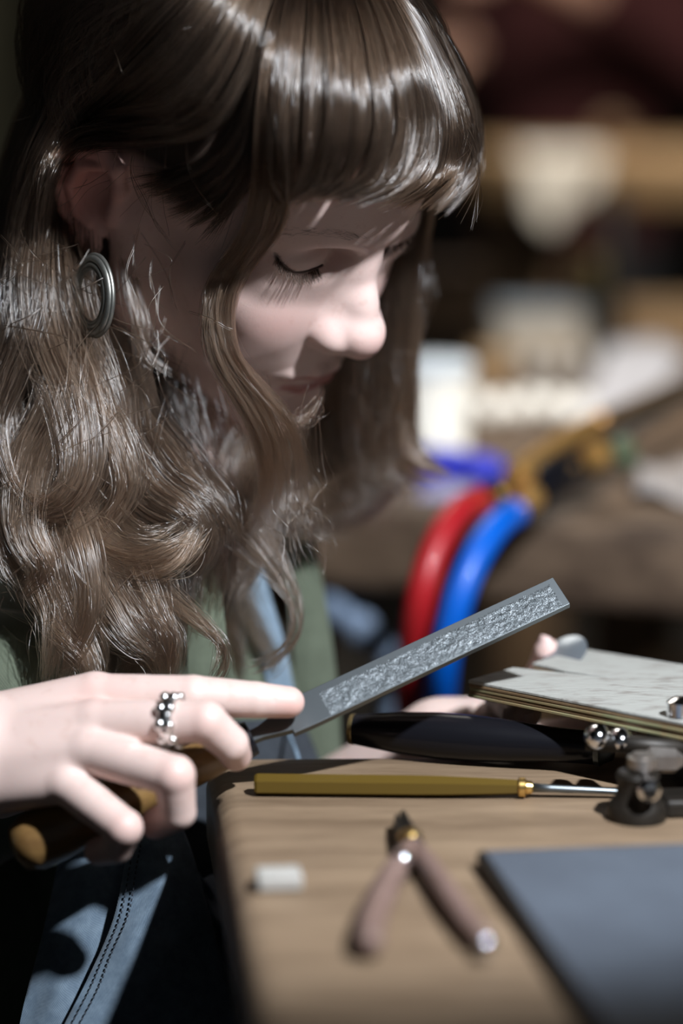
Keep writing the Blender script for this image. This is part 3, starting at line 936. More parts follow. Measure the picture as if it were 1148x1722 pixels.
def hand_right(P):
    P = P.astype(np.float32)
    d = cap(P, U(-70, 1275, 3.4), U(-420, 1370, 0.5), 2.45, 3.5)
    d = smin(d, ell(P, U(-55, 1268, 3.6), (2.6, 2.6, 2.2)), 1.2)
    for a, b, ra, rb in ((U(-60, 1232, 2.8), U(160, 1168, 3.2), 1.45, 1.02), (U(-60, 1258, 3.6), U(160, 1216, 4.8), 1.45, 1.02),
                         (U(-60, 1292, 4.0), U(148, 1262, 5.6), 1.45, 0.98), (U(-55, 1322, 3.6), U(110, 1316, 5.8), 1.4, 0.92)):
        d = smin(d, cap(P, a, b, ra, rb), 0.55)
    d = smin(d, ell(P, U(40, 1275, 3.0), (3.2, 2.3, 1.5)), 1.0)
    th = chain(P, [U(0, 1320, 1.5), U(130, 1290, 0.4), U(255, 1272, 1.0), U(330, 1262, 1.9)], [1.5, 1.1, 0.95, 0.78], 0.3)
    d = smin(d, th, 0.8)
    fs = [([U(160, 1172, 3.2), U(325, 1171, 4.0), U(430, 1177, 3.9), U(485, 1181, 3.6)], [1.02, 0.92, 0.80, 0.70], 0.10),
          ([U(160, 1216, 4.8), U(346, 1214, 6.2), U(387, 1251, 5.5), U(396, 1270, 4.6)], [1.02, 0.90, 0.80, 0.70], 0.12),
          ([U(148, 1262, 5.6), U(292, 1304, 7.4), U(299, 1365, 6.6), U(262, 1385, 5.6)], [0.98, 0.90, 0.78, 0.68], 0.12),
          ([U(110, 1316, 5.8), U(208, 1392, 7.4), U(196, 1425, 6.6), U(165, 1432, 5.8)], [0.90, 0.80, 0.68, 0.60], 0.10)]
    for pts, rs, kn in fs:
        f = chain(P, pts, rs, 0.06)
        f = smin(f, sph(P, pts[1], rs[1] - 0.02), 0.12)
        f = smin(f, cap(P, pts[0], (np.array(pts[0]) + pts[1]) / 2, rs[0], (rs[0] + rs[1]) / 2), 0.05)
        d = smin(d, f, 0.20)
    # web between index and middle is low: keep them apart by a soft groove
    d = smax(d, -cap(P, U(235, 1196, 5.2), U(330, 1192, 5.4), 0.05, 0.08), 0.35)
    d = smax(d, -cap(P, U(225, 1262, 6.9), U(300, 1258, 7.4), 0.05, 0.1), 0.4)
    # index nail
    d = smax(d, -chain(P, [U(462, 1162, 4.1), U(458, 1172, 4.5), U(464, 1184, 4.4)], [0.03, 0.03, 0.03], 0.05), 0.06)
    return d


def hand_left(P):
    P = P.astype(np.float32)
    d = cap(P, U(735, 1255, -9.5), U(470, 1440, -15), 2.3, 3.2)
    d = smin(d, ell(P, U(800, 1232, -9), (2.9, 1.5, 2.4)), 1.2)
    d = smin(d, cap(P, U(745, 1240, -8.5), U(845, 1205, -7.5), 1.2, 0.95), 0.7)
    th = chain(P, [U(790, 1225, -9.5), U(870, 1185, -10.4), U(912, 1142, -9.4), U(920, 1096, -8.4)], [1.25, 1.0, 0.88, 0.66], 0.3)
    d = smin(d, th, 0.7)
    fs = [([U(830, 1228, -8.0), U(842, 1178, -6.0), U(855, 1196, -4.6), U(857, 1204, -4.0)], [0.9, 0.72, 0.55, 0.45]),
          ([U(855, 1236, -8.0), U(885, 1180, -6.0), U(886, 1200, -4.2), U(885, 1207, -3.7)], [0.9, 0.74, 0.62, 0.56]),
          ([U(860, 1246, -8.5), U(960, 1232, -6.5), U(1030, 1222, -5.2), U(1054, 1222, -4.6)], [0.92, 0.76, 0.66, 0.58]),
          ([U(845, 1262, -9.0), U(930, 1275, -7.5), U(990, 1262, -6.8), U(1015, 1255, -6.4)], [0.85, 0.68, 0.58, 0.5])]
    for pts, rs in fs:
        d = smin(d, chain(P, pts, rs, 0.2), 0.25)
    return d


def hand_color(Vu, spots, base=(0.63, 0.475, 0.425)):
    col = np.tile(np.array(base), (len(Vu), 1))
    for c, r, a, tone in spots:
        m = a * np.exp(-((Vu - c) ** 2).sum(1) / (r * r))
        col = col * (1 - m[:, None]) + np.array(tone) * m[:, None]
    return col


def torso_sdf(P):
    """chest, shoulders and sleeves of the shirt"""
    P = P.astype(np.float32)
    d = ell(P, U(235, 1560, -17.5), (10.5, 19.0, 9.0))
    d = smin(d, ell(P, U(160, 1200, -17), (11.0, 8.0, 8.0)), 4.0)
    sh = cap(P, U(-15, 1225, -5.6), U(-330, 1490, -4.0), 5.7, 4.6)
    d = smin(d, sh, 3.0)
    d = smin(d, chain(P, [U(-330, 1490, -4.0), U(-430, 1380, 0.2), U(-300, 1345, 1.2)], [4.9, 5.0, 4.3], 0.8), 1.5)
    d = smin(d, cap(P, U(415, 1180, -25), U(485, 1500, -21), 4.6, 4.0), 3.0)
    d = smin(d, cap(P, U(485, 1500, -21), U(520, 1412, -14.4), 4.0, 3.7), 1.2)
    d = d + 0.12 * np.sin(P[:, 0] * 1.1 + P[:, 1] * 0.7) * np.sin(P[:, 1] * 0.5 - P[:, 2] * 0.9)
    return d


def trouser_sdf(P):
    P = P.astype(np.float32)
    hip = U(150, 2130, -17)
    d = ell(P, hip, (13, 11, 13))
    for pts in ([U(190, 2230, -10), U(1100, 2330, -6), U(1150, 3900, -14)], [U(260, 2230, -28), U(1150, 2300, -30), U(1200, 3800, -38)]):
        d = smin(d, chain(P, pts, [8.5, 6.6, 5.2], 2.0), 3.0)
    return d


def ribbon(name, path, width, thick, m, parent, normal=None, seg=28, camber=0.0):
    """flat strap along a path; width in cm at each control point (uvw cm)"""
    G = smooth_path(path, seg)
    wd = np.interp(np.linspace(0, 1, seg), np.linspace(0, 1, len(width)), width)
    T = np.gradient(G, axis=0); T /= np.linalg.norm(T, axis=1)[:, None]
    nrm = np.array(normal if normal is not None else (0.25, 0.1, 1.0)); nrm = nrm / np.linalg.norm(nrm)
    S = np.cross(T, nrm); S /= np.linalg.norm(S, axis=1)[:, None]
    Nn = np.cross(S, T)
    q = np.linspace(-1, 1, 9)
    row = []
    for sgn in (1, -1):
        row.append(G[:, None] + S[:, None] * (q[None, :, None] * wd[:, None, None] / 2) + Nn[:, None] * (sgn * thick / 2 + camber * (1 - q ** 2))[None, :, None])
    V = np.concatenate([row[0], row[1][:, ::-1]], 1)       # closed section
    k = V.shape[1]
    F = []
    for i in range(seg - 1):
        for j in range(k):
            F.append([i * k + j, i * k + (j + 1) % k, (i + 1) * k + (j + 1) % k, (i + 1) * k + j])
    F.append(list(range(k))[::-1]); F.append([(seg - 1) * k + j for j in range(k)])
    return mesh_obj(name, to_world(V.reshape(-1, 3)), F, m, parent, smooth=True, sharp=50)


def cloth_panel(name, left, right, m, parent, n=40, k=24, bulge=1.0, folds=0.12, seed=1, thick=0.12):
    """draped panel between two edge curves (uvw cm), bulging towards the viewer"""
    L, Rr = smooth_path(left, n), smooth_path(right, n)
    rng = np.random.default_rng(seed)
    s = np.linspace(0, 1, k)[None, :, None]
    G = L[:, None] * (1 - s) + Rr[:, None] * s
    a, b, c = rng.uniform(0, 6, 3)
    tt = np.linspace(0, 1, n)[:, None]; ss = np.linspace(0, 1, k)[None]
    G[..., 2] += bulge * np.sin(math.pi * ss) + folds * (np.sin(9 * tt + 5 * ss + a) + 0.7 * np.sin(17 * tt - 8 * ss + b) + 0.5 * np.sin(26 * tt + 11 * ss + c))
    V = np.concatenate([G.reshape(-1, 3), (G - np.array([0, 0, thick])).reshape(-1, 3)])
    F = []
    o = n * k
    for i in range(n - 1):
        for j in range(k - 1):
            q = [i * k + j, i * k + j + 1, (i + 1) * k + j + 1, (i + 1) * k + j]
            F.append(q[::-1]); F.append([o + x for x in q])
    rim = [(0, j) for j in range(k)] + [(i, k - 1) for i in range(1, n)] + [(n - 1, j) for j in range(k - 2, -1, -1)] + [(i, 0) for i in range(n - 2, 0, -1)]
    for (i0, j0), (i1, j1) in zip(rim, rim[1:] + rim[:1]):
        F.append([i0 * k + j0, i1 * k + j1, o + i1 * k + j1, o + i0 * k + j0])
    return mesh_obj(name, to_world(V), F, m, parent, smooth=True, sharp=60), G


def weave(m, scale=900, dist=0.0006, strength=0.5):
    nt = m.node_tree; b = nt.nodes['Principled BSDF']
    tc = nt.nodes.new('ShaderNodeTexCoord')
    outs = []
    for rot in (0.7, -0.7):
        mp = nt.nodes.new('ShaderNodeMapping'); mp.inputs['Rotation'].default_value = (0.4, rot, rot)
        w = nt.nodes.new('ShaderNodeTexWave'); w.inputs['Scale'].default_value = scale; w.inputs['Distortion'].default_value = 1.5
        nt.links.new(tc.outputs['Object'], mp.inputs['Vector']); nt.links.new(mp.outputs['Vector'], w.inputs['Vector'])
        outs.append(w.outputs['Fac'])
    ad = nt.nodes.new('ShaderNodeMath'); ad.operation = 'ADD'
    nt.links.new(outs[0], ad.inputs[0]); nt.links.new(outs[1], ad.inputs[1])
    bp = nt.nodes.new('ShaderNodeBump'); bp.inputs['Strength'].default_value = strength; bp.inputs['Distance'].default_value = dist
    nt.links.new(ad.outputs[0], bp.inputs['Height']); nt.links.new(bp.outputs['Normal'], b.inputs['Normal'])


M_SHIRT = mat('olive_twill', (0.062, 0.075, 0.050), 0.85, noise=(0.083, 0.10, 0.068), noise_scale=90, sheen=0.3)
weave(M_SHIRT, 520, 0.0006, 0.25)
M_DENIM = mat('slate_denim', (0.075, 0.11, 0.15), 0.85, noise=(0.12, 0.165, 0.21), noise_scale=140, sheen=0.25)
weave(M_DENIM, 520, 0.0006, 0.2)
M_STRAP = mat('pale_blue_strap', (0.12, 0.17, 0.22), 0.8, noise=(0.15, 0.21, 0.27), noise_scale=120)
M_TROU = mat('dark_trousers', (0.012, 0.014, 0.018), 0.9)
M_STITCH = mat('dark_thread', (0.02, 0.025, 0.035), 0.8)
M_LASHM = mat('eyelash_brown', (0.09, 0.055, 0.04), 0.5)

foot = to_world(U(600, 3900, -20)); foot[2] = 0
person = thing('person', (to_world(U(200, 2200, -17))[0], to_world(U(200, 2200, -17))[1], 0.0),
               'young woman with long wavy brown hair and a fringe bending over the bench to file', 'person')

# body: head, neck and both hands are one mesh
Vh, Qh = build_head_vf()
ch = head_color(Vh)
Vr, Qr = sculpt(hand_right, U(-420, 1480, -4) - np.array([2, 1, 2]), U(520, 1090, 9.5) + 1, 0.12)
cr = hand_color(Vr, [(U(487, 1190, 3.8), 0.9, 0.55, (0.66, 0.30, 0.25)), (U(160, 1170, 4.4), 1.0, 0.35, (0.66, 0.36, 0.31)),
                     (U(346, 1212, 6.9), 0.9, 0.25, (0.66, 0.36, 0.31)), (U(300, 1302, 8.0), 0.9, 0.35, (0.66, 0.36, 0.31)), (U(262, 1385, 5.6), 1.2, 0.5, (0.6, 0.28, 0.23)),
                     (U(210, 1392, 8.0), 0.9, 0.3, (0.66, 0.36, 0.31)), (U(165, 1432, 5.8), 1.2, 0.5, (0.6, 0.28, 0.23)), (U(396, 1270, 4.8), 0.9, 0.4, (0.64, 0.32, 0.27))])
Vl, Ql = sculpt(hand_left, U(470, 1470, -19) - np.array([2, 2, 0]), U(1075, 1060, -2) + 1, 0.13)
cl_ = hand_color(Vl, [(U(920, 1096, -8.0), 1.0, 0.4, (0.60, 0.33, 0.28)), (U(885, 1207, -3.5), 0.7, 0.4, (0.62, 0.33, 0.29))])
Vb = np.vstack([head_world(Vh), to_world(Vr), to_world(Vl)])
Qb = np.vstack([Qh, Qr + len(Vh), Ql + len(Vh) + len(Vr)])
body = np_mesh('body', Vb, Qb, M_SKIN, person, np.vstack([ch, cr, cl_]))

# fingernails
M_NAIL = mat('nail', (0.72, 0.52, 0.48), 0.22, coat=0.3)


def nail(c, n, t, wd, ln):
    """curved plate at c (uvw cm), normal n, pointing along t"""
    n = np.array(n, float); n /= np.linalg.norm(n)
    t = np.array(t, float); t -= n * t.dot(n); t /= np.linalg.norm(t)
    s = np.cross(n, t)
    V, F = [], []
    for lay in (0.0, -0.05):
        for i in range(7):
            a = i / 6
            for j in range(7):
                b = j / 3 - 1
                w_ = wd / 2 * (1 if 0.15 < a < 0.8 else 0.82)
                V.append(np.asarray(c) + t * (a - 0.5) * ln * (1 - 0.12 * b * b) + s * b * w_ + n * (lay - 0.22 * wd * b * b - 0.10 * ln * (a - .5) ** 2))
    for i in range(6):
        for j in range(6):
            q = [i * 7 + j, i * 7 + j + 1, (i + 1) * 7 + j + 1, (i + 1) * 7 + j]
            F.append(q); F.append([49 + x for x in q[::-1]])
    rim = [(0, j) for j in range(7)] + [(i, 6) for i in range(1, 7)] + [(6, j) for j in range(5, -1, -1)] + [(i, 0) for i in range(5, 0, -1)]
    for (i0, j0), (i1, j1) in zip(rim, rim[1:] + rim[:1]):
        F.append([i0 * 7 + j0, 49 + i0 * 7 + j0, 49 + i1 * 7 + j1, i1 * 7 + j1])
    return mesh_obj('fingernail', to_world(np.array(V)), F, M_NAIL, person)


nail(U(476, 1164, 3.98), (0.05, 1, 0.75), (1, -0.1, -0.1), 0.85, 1.05)
nail(U(908, 1086, -7.95), (-0.8, 0.25, 0.75), (0.1, 1, 0.05), 0.9, 1.1)
nail(U(893, 1212, -3.25), (0.75, -0.35, 0.8), (0.4, -0.8, 0.2), 0.75, 0.8)
nail(U(858, 1206, -3.6), (0.25, -0.15, 1), (0.1, -1, 0.1), 0.7, 0.9)
nail(U(1058, 1222, -4.05), (0.5, 0.1, 1), (1, -0.2, -.2), 0.8, 0.9)

# shirt, trousers and apron
Vt, Qt = sculpt(torso_sdf, np.array([-45, -42, -30.]), np.array([4, 4, 6.]), 0.45, 1)
np_mesh('shirt', to_world(Vt), Qt, M_SHIRT, person)
Vt, Qt = sculpt(trouser_sdf, U(-300, 4000, -45) - np.array([0, 6, 0]), U(1500, 1700, 10) + 2, 1.0, 1)
Vw = to_world(Vt); Vw[:, 2] = np.maximum(Vw[:, 2], 0.03)
np_mesh('trousers', Vw, Qt, M_TROU, person)
M_SHOE = mat('black_leather', (0.012, 0.011, 0.01), 0.45)
for q in (U(1150, 3900, -14), U(1200, 3800, -38)):
    g = to_world(q); g[2] = 0.0
    Vs, Qs = sculpt(lambda P: smax(smin(ell(P, (4, 0, 3.5), (14, 4.8, 4.5)), ell(P, (-4, 0, 6), (6, 4.6, 6)), 3.0), -P[:, 2], 0.4), (-14, -7, -1), (20, 7, 14), 0.7, 1)
    np_mesh('shoe', g + Vs * 0.01, Qs, M_SHOE, person)
ribbon('shirt_placket', [U(322, 925, -6.6), U(338, 1000, -5.6), U(347, 1080, -4.8), U(345, 1180, -4.2)], [1.2, 1.9, 1.9, 1.7], 0.25, M_SHIRT, person, camber=0.25)
ribbon('shirt_front', [U(492, 850, -16.5), U(508, 960, -15.5), U(524, 1080, -14.5), U(535, 1200, -14), U(540, 1330, -14)], [1.5, 1.9, 2.1, 2.2, 2.2], 0.3, M_SHIRT, person, camber=0.35)
ribbon('shirt_collar', [U(315, 690, -15), U(340, 760, -12.5), U(390, 830, -11.5), U(470, 880, -13)], [2.0, 3.0, 2.6, 1.2], 0.3, M_SHIRT, person, normal=(0.4, 0.6, 0.8), camber=0.3)
ribbon('apron_strap', [U(415, 930, -13.2), U(436, 1010, -12.6), U(458, 1090, -12.2), U(478, 1190, -12.0)], [1.0, 1.2, 1.3, 1.3], 0.2, M_STRAP, person, camber=0.1)
mesh_obj('apron_string', *tube_vf(to_world(smooth_path([U(482, 1190, -11.4), U(486, 1235, -10), U(500, 1272, -7.5), U(512, 1330, -8)], 24)), 0.0011, 8), M_STRAP, person)
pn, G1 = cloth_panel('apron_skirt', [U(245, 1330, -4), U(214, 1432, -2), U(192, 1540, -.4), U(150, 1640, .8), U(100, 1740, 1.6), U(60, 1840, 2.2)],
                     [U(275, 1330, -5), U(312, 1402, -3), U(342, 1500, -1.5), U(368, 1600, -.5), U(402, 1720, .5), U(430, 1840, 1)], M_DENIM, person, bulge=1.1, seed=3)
pn2, G2 = cloth_panel('apron_side', [U(120, 1330, -5.5), U(98, 1440, -3.4), U(74, 1560, -1.8), U(40, 1690, -.4), U(10, 1840, .6)],
                      [U(250, 1330, -5.5), U(226, 1440, -3.4), U(200, 1560, -1.6), U(158, 1650, -.4), U(100, 1840, .6)], M_DENIM, person, bulge=0.7, seed=8)
pn3, G3 = cloth_panel('apron_fold', [U(330, 1470, -4), U(352, 1540, -3), U(372, 1620, -2.5), U(400, 1740, -2)],
                      [U(360, 1470, -5), U(395, 1545, -4.5), U(425, 1620, -4), U(455, 1740, -3.5)], M_DENIM, person, bulge=0.8, folds=0.35, seed=5, k=16)
M_SHADE_DENIM = mat('shaded_denim', (0.018, 0.022, 0.028), 0.9, noise=(0.028, 0.034, 0.042), noise_scale=120)  # denim near black: shade of the gap beside the apron put into the colour
cloth_panel('apron_shade_panel', [U(215, 1215, -6.5), U(205, 1330, -6.2), U(190, 1480, -6), U(180, 1640, -6), U(170, 1860, -6)],
            [U(505, 1205, -12.5), U(540, 1290, -11.5), U(560, 1420, -11), U(580, 1600, -10.5), U(600, 1860, -10)], M_SHADE_DENIM, person, bulge=1.2, seed=6)  # added dark panel, covers the shirt where the gap lies in shade
# stitches along the seam of the apron
for off in (0.35, 0.75):
    segs = []
    L = smooth_path(G1[:, 0] + (G1[:, 1] - G1[:, 0]) / np.linalg.norm(G1[:, 1] - G1[:, 0], axis=1)[:, None] * off, 240)
    for i in range(4, 236, 4):
        segs.append(tube_vf(to_world(L[i:i + 3] + np.array([0, 0, 0.20])), 0.0004, 5))
    o = mesh_obj('stitching', *join_vf(segs), M_STITCH, person)
    o['kind'] = 'stuff'

# stool under her
stp = to_world(U(140, 2130, -17))
M_STOOL = mat('stool_wood', (0.2, 0.13, 0.08), 0.5, noise=(0.3, 0.2, 0.12), noise_scale=12)
zt = to_world(U(150, 2130, -17))[2] - 0.185
stool = thing('stool', (stp[0], stp[1], 0), 'round wooden stool the woman sits on', 'stool')
mesh_obj('seat', *lathe_vf((stp[0], stp[1], zt - 0.035), (stp[0], stp[1], zt), [(0, 0.15), (0.15, 0.165), (0.85, 0.165), (1, 0.15)], 32), M_STOOL, stool, sharp=30)
for a in range(4):
    an = math.pi / 4 + a * math.pi / 2
    p = np.array([stp[0] + 0.11 * math.cos(an), stp[1] + 0.11 * math.sin(an), zt - 0.034]); q = np.array([stp[0] + 0.17 * math.cos(an), stp[1] + 0.17 * math.sin(an), 0.0])
    mesh_obj('leg', *tube_vf([q, p], 0.016, 12), M_STOOL, stool)

# eyelashes and brows
def fringe_of(name, line, n, ln, rad, side, fan, seed, material):
    rng = np.random.default_rng(seed)
    L = smooth_path(line, 60)
    L[:, 1] *= side
    vf = []
    for i in range(n):
        s = rng.uniform(0.02, 0.98); j = s * 58; a = int(j)
        p = L[a] * (1 - j + a) + L[a + 1] * (j - a)
        if name == 'eyebrow': p = p + np.array([0.02, 0, rng.uniform(-0.24, 0.22)])
        d = fan(s, p, rng); d = np.array(d) * np.array([1, side, 1]); d /= np.linalg.norm(d)
        l = ln * rng.uniform(0.6, 1.1)
        c = np.array([0.0, 0.0, 1.0]) * l * 0.22
        pts = np.array([p, p + d * l * 0.35 - c * 0.25, p + d * l * 0.7 - c * 0.1, p + d * l + c * 0.4])
        vf.append(tube_vf(head_world(pts), np.array([1, 0.85, 0.6, 0.2]) * rad * 0.01, 4))
    o = mesh_obj(name, *join_vf(vf), material, person)
    o['kind'] = 'stuff'
    return o


def lashfan(s, p, rng):
    return (0.75 - 0.25 * s + rng.normal(0, .10), (s - 0.35) * 1.1 + rng.normal(0, .14), -0.62 + rng.normal(0, .12))


for sd in (1, -1):
    fringe_of('eyelashes', [np.array(p) + (0.10 if sd > 0 else 0.5, 0, -0.02) for p in LASH], 190, 0.58, 0.012, sd, lashfan, 3, M_LASHM)

BROW = [(9.45, 1.0, 3.55), (9.2, 1.9, 3.95), (8.75, 2.8, 4.15), (8.1, 3.7, 4.1), (7.4, 4.5, 3.75)]
def surf_push(pts):
    out = []
    for p in np.asarray(pts, float):
        for _ in range(12):
            e = 0.05
            g = np.array([head_sdf((p + np.eye(3)[k] * e)[None].astype(np.float32))[0] - head_sdf((p - np.eye(3)[k] * e)[None].astype(np.float32))[0] for k in range(3)]) / (2 * e)
            p = p - g * float(head_sdf(p[None].astype(np.float32))[0]) / max(g @ g, .2)
        out.append(p + g * 0.02)
    return out


BROW = surf_push(BROW)
for sd in (1, -1):
    rows = []
    for dz in (-0.22, -0.08, 0.08, 0.2):
        rows.append(surf_push([np.array(p) + (0, 0, dz) for p in BROW]))
    fringe_of('eyebrow', rows[1], 80, 0.5, 0.005, sd, lambda s, p, r: (-0.25 - 0.5 * s + 0.2, 0.75, 0.55 - 0.75 * s + r.normal(0, .2)), 9, M_LASHM)

# ------------------------------------------------------------------ file, rings, pin and bench tools
M_STEEL = mat('file_steel', (0.17, 0.19, 0.20), 0.48, metal=1.0, noise=(0.27, 0.295, 0.31), noise_scale=260, ramp=(0.45, 0.6), bump=1.0, bump_scale=420)
M_STEELP = mat('plain_steel', (0.175, 0.195, 0.205), 0.42, metal=1.0)
M_CHROME = mat('chrome', (0.85, 0.86, 0.88), 0.12, metal=1.0)
M_SILVER = mat('silver', (0.75, 0.75, 0.74), 0.2, metal=1.0)
M_DULL = mat('dull_silver', (0.22, 0.22, 0.20), 0.42, metal=0.9, noise=(0.32, 0.32, 0.29), noise_scale=120)
M_BRASS = mat('brass', (0.78, 0.52, 0.18), 0.28, metal=1.0)
M_GOLDH = mat('golden_wood', (0.15, 0.08, 0.028), 0.4, noise=(0.25, 0.145, 0.05), noise_scale=14, stretch=(1, 5, 5), coat=0.3)
M_BLACK = mat('black_gloss', (0.006, 0.006, 0.008), 0.3, spec=0.25, coat=0.1)
M_BLACKM = mat('black_matt', (0.014, 0.013, 0.012), 0.6)

# the hand file: blade from tang to tip, wooden handle in the hand
TA, TB = U(428, 1238, 3.0), U(944, 996, 0.3)
ax = (TB - TA) / np.linalg.norm(TB - TA)
face = np.array([-0.22, 0.50, 0.84]); face -= ax * face.dot(ax); face /= np.linalg.norm(face)
wid = np.cross(face, ax)
file_ = thing('hand_file', to_world((TA + TB) / 2), 'flat grey steel hand file held in her right hand, its cut face glittering', 'file')
L = np.linalg.norm(TB - TA)


def bar_uvw(stations):
    """rectangular bar along ax: (distance, half width, half thickness)"""
    V = []
    for s, hw_, ht in stations:
        c = TA + ax * s
        for a, b in ((-1, -1), (1, -1), (1, 1), (-1, 1)):
            V.append(c + wid * a * hw_ + face * b * ht)
    F = [[0, 3, 2, 1]]
    n = len(stations)
    for i in range(n - 1):
        for j in range(4):
            k = (j + 1) % 4
            F.append([i * 4 + j, i * 4 + k, i * 4 + 4 + k, i * 4 + 4 + j])
    F.append([(n - 1) * 4 + j for j in range(4)])
    return to_world(np.array(V)), F


o = mesh_obj('blade', *bar_uvw([(1.6, 0.80, 0.19), (2.6, 0.84, 0.19), (L - 0.02, 0.80, 0.17), (L, 0.78, 0.15)]), M_STEELP, file_, smooth=False)
bevel(o, 0.0006, 2)
# the cut teeth stand proud on the broad face, rows of small ridges
rng = np.random.default_rng(2)
teeth = []
for i in range(760):
    s = 3.4 + (L - 3.8) * i / 759
    x = -0.76
    while x < 0.44:
        ln = rng.uniform(0.05, 0.13)
        c = TA + ax * (s + rng.normal(0, .012)) + wid * x + face * 0.188
        d2 = wid * ln + ax * ln * 0.55
        h = rng.uniform(0.002, 0.011)
        teeth.append((c - ax * 0.009, c + d2 - ax * 0.009, c + d2 * 0.5 + face * h, c + d2 + ax * 0.009, c + ax * 0.009))
        x += ln + 0.01
V = np.array(teeth).reshape(-1, 3)
F = []
for i in range(len(teeth)):
    b = i * 5
    F += [[b, b + 2, b + 1], [b + 1, b + 2, b + 3], [b + 3, b + 2, b + 4], [b + 4, b + 2, b]]
o = mesh_obj('cut_teeth', to_world(V), F, M_STEEL, file_, smooth=False)
o['kind'] = 'stuff'
mesh_obj('tang', *bar_uvw([(-1.2, 0.22, 0.16), (0.3, 0.3, 0.17), (1.62, 0.62, 0.185)]), M_STEELP, file_, smooth=False)
HB = U(22, 1432, 4.2); HA = U(420, 1242, 3.0)
mesh_obj('handle', *lathe_vf(to_world(HA), to_world(HB), [(0, .0035), (0.0, .007), (.08, .0080), (.2, .0092), (.4, .0102), (.6, .0112), (.8, .0134), (.92, .0133), (.98, .010), (1, .004)], 28), M_GOLDH, file_)
mesh_obj('ferrule', *lathe_vf(to_world(HA + (HA - HB) * 0.012), to_world(HA + (HB - HA) * 0.06), [(0, .0062), (.05, .0078), (.95, .0088), (1, .0080)], 24), M_BLACK, file_, sharp=40)

# ring on the middle finger: a band of overlapping scrolls
rc, rax = U(290, 1212, 5.75), U(346, 1214, 6.2) - U(160, 1216, 4.8)
rax = rax / np.linalg.norm(rax)
ringo = thing('ring', to_world(rc), 'chunky silver ring with rounded bumps on her middle finger', 'ring')
ra = np.array([0, 1.0, 0]); ra -= rax * ra.dot(rax); ra /= np.linalg.norm(ra)
rb = np.cross(rax, ra)
an = np.linspace(0, 2 * math.pi, 49)
mesh_obj('band', *tube_vf(to_world(rc + 0.99 * (np.cos(an)[:, None] * ra + np.sin(an)[:, None] * rb)), 0.0022, 10, caps=False, flat=1.5), M_SILVER, ringo)
for k in range(9):
    a = 2 * math.pi * k / 9 + 0.3
    c = rc + 1.06 * (math.cos(a) * ra + math.sin(a) * rb)
    tn = -math.sin(a) * ra + math.cos(a) * rb
    for sgn in (-1, 1):
        q = to_world(np.array([c + sgn * (rax * 0.22 + tn * 0.1) - tn * 0.20 - rax * 0.1 * sgn, c + sgn * rax * 0.22, c + sgn * rax * 0.2 + tn * 0.24]))
        mesh_obj('bump', *tube_vf(smooth_path(q, 8), np.array([.0008, .0018, .0023, .0025, .0024, .002, .0015, .0006]), 10), M_SILVER, ringo)

# hoop in the ear lobe
ec = U(157, 497, -1.6)
ear = thing('earring', to_world(ec), 'large oval hoop earring of grooved dull silver hanging beside her neck', 'earring')
en = np.array([-0.79, -0.05, 0.60]); en /= np.linalg.norm(en)
ev = np.array([0.04, 1.0, 0.0]); ev -= en * ev.dot(en); ev /= np.linalg.norm(ev)
eu = np.cross(ev, en)
an = np.linspace(0, 2 * math.pi, 73)
for nm, r_, t_, dz in (('hoop_band', 1.50, .0019, 0.0), ('hoop_band', 1.27, .0012, 0.10), ('hoop_band', 1.12, .0009, 0.12), ('hoop_band', 1.66, .0012, -0.08)):
    q = ec + r_ * (np.cos(an)[:, None] * ev * 1.12 + np.sin(an)[:, None] * eu * 0.94) + en * dz
    mesh_obj(nm, *tube_vf(to_world(q), t_, 10, caps=False), M_DULL, ear)

# ------------------------------------------------------------------ bench pin of plywood with a V notch
PZ = 0.9375
M_PLYT = mat('worn_ply_top', (0.32, 0.32, 0.295), 0.7, noise=(0.12, 0.09, 0.075), noise_scale=45, stretch=(1, 3, 1), bump=0.6, bump_scale=120, ramp=(0.5, 0.8))
M_PLYA = mat('ply_light', (0.24, 0.165, 0.08), 0.7, noise=(0.18, 0.19, 0.10), noise_scale=60)
M_PLYB = mat('ply_dark', (0.14, 0.085, 0.04), 0.75, noise=(0.20, 0.13, 0.07), noise_scale=60)
pinpoly = [(787, 1143), (861, 1122), (940, 1130), (1046, 1142), (950, 1127), (894, 1115), (974, 1090), (1330, 1146), (1350, 1254)]
pin = thing('bench_pin', onz(1000, 1150, PZ), 'worn grey plywood bench pin with a V notch, jutting over the bench', 'bench pin')
rng = np.random.default_rng(4)
base = np.array([onz(x, y, PZ) for x, y in pinpoly])
for k in range(5):
    pp = base.copy(); pp[:, :2] += rng.normal(0, 0.0003, (len(base), 2)); pp[:, 2] = PZ - 0.0017 * k
    o = mesh_obj('ply', *prism_vf(pp, 0.0017 - 0.00005, (0, 0, -1)), M_PLYT if k == 0 else (M_PLYB if k % 2 else M_PLYA), pin, smooth=False)
    bevel(o, 0.0004, 1)

# the little disc she files
dc = U(950, 1098, -7.4)
dn = np.array([-0.45, 0.72, 0.55]); dn /= np.linalg.norm(dn)
M_DISC = mat('clear_disc', (0.24, 0.27, 0.30), 0.2, metal=0.6)
disc = mesh_obj('metal_disc', *lathe_vf(to_world(dc - dn * 0.05), to_world(dc + dn * 0.05), [(0, 0.0108), (0.3, 0.0115), (0.7, 0.0115), (1, 0.0108)], 40), M_DISC, sharp=35)
setp(disc, 'small round polished metal disc pinched between thumb and bench pin', 'disc')

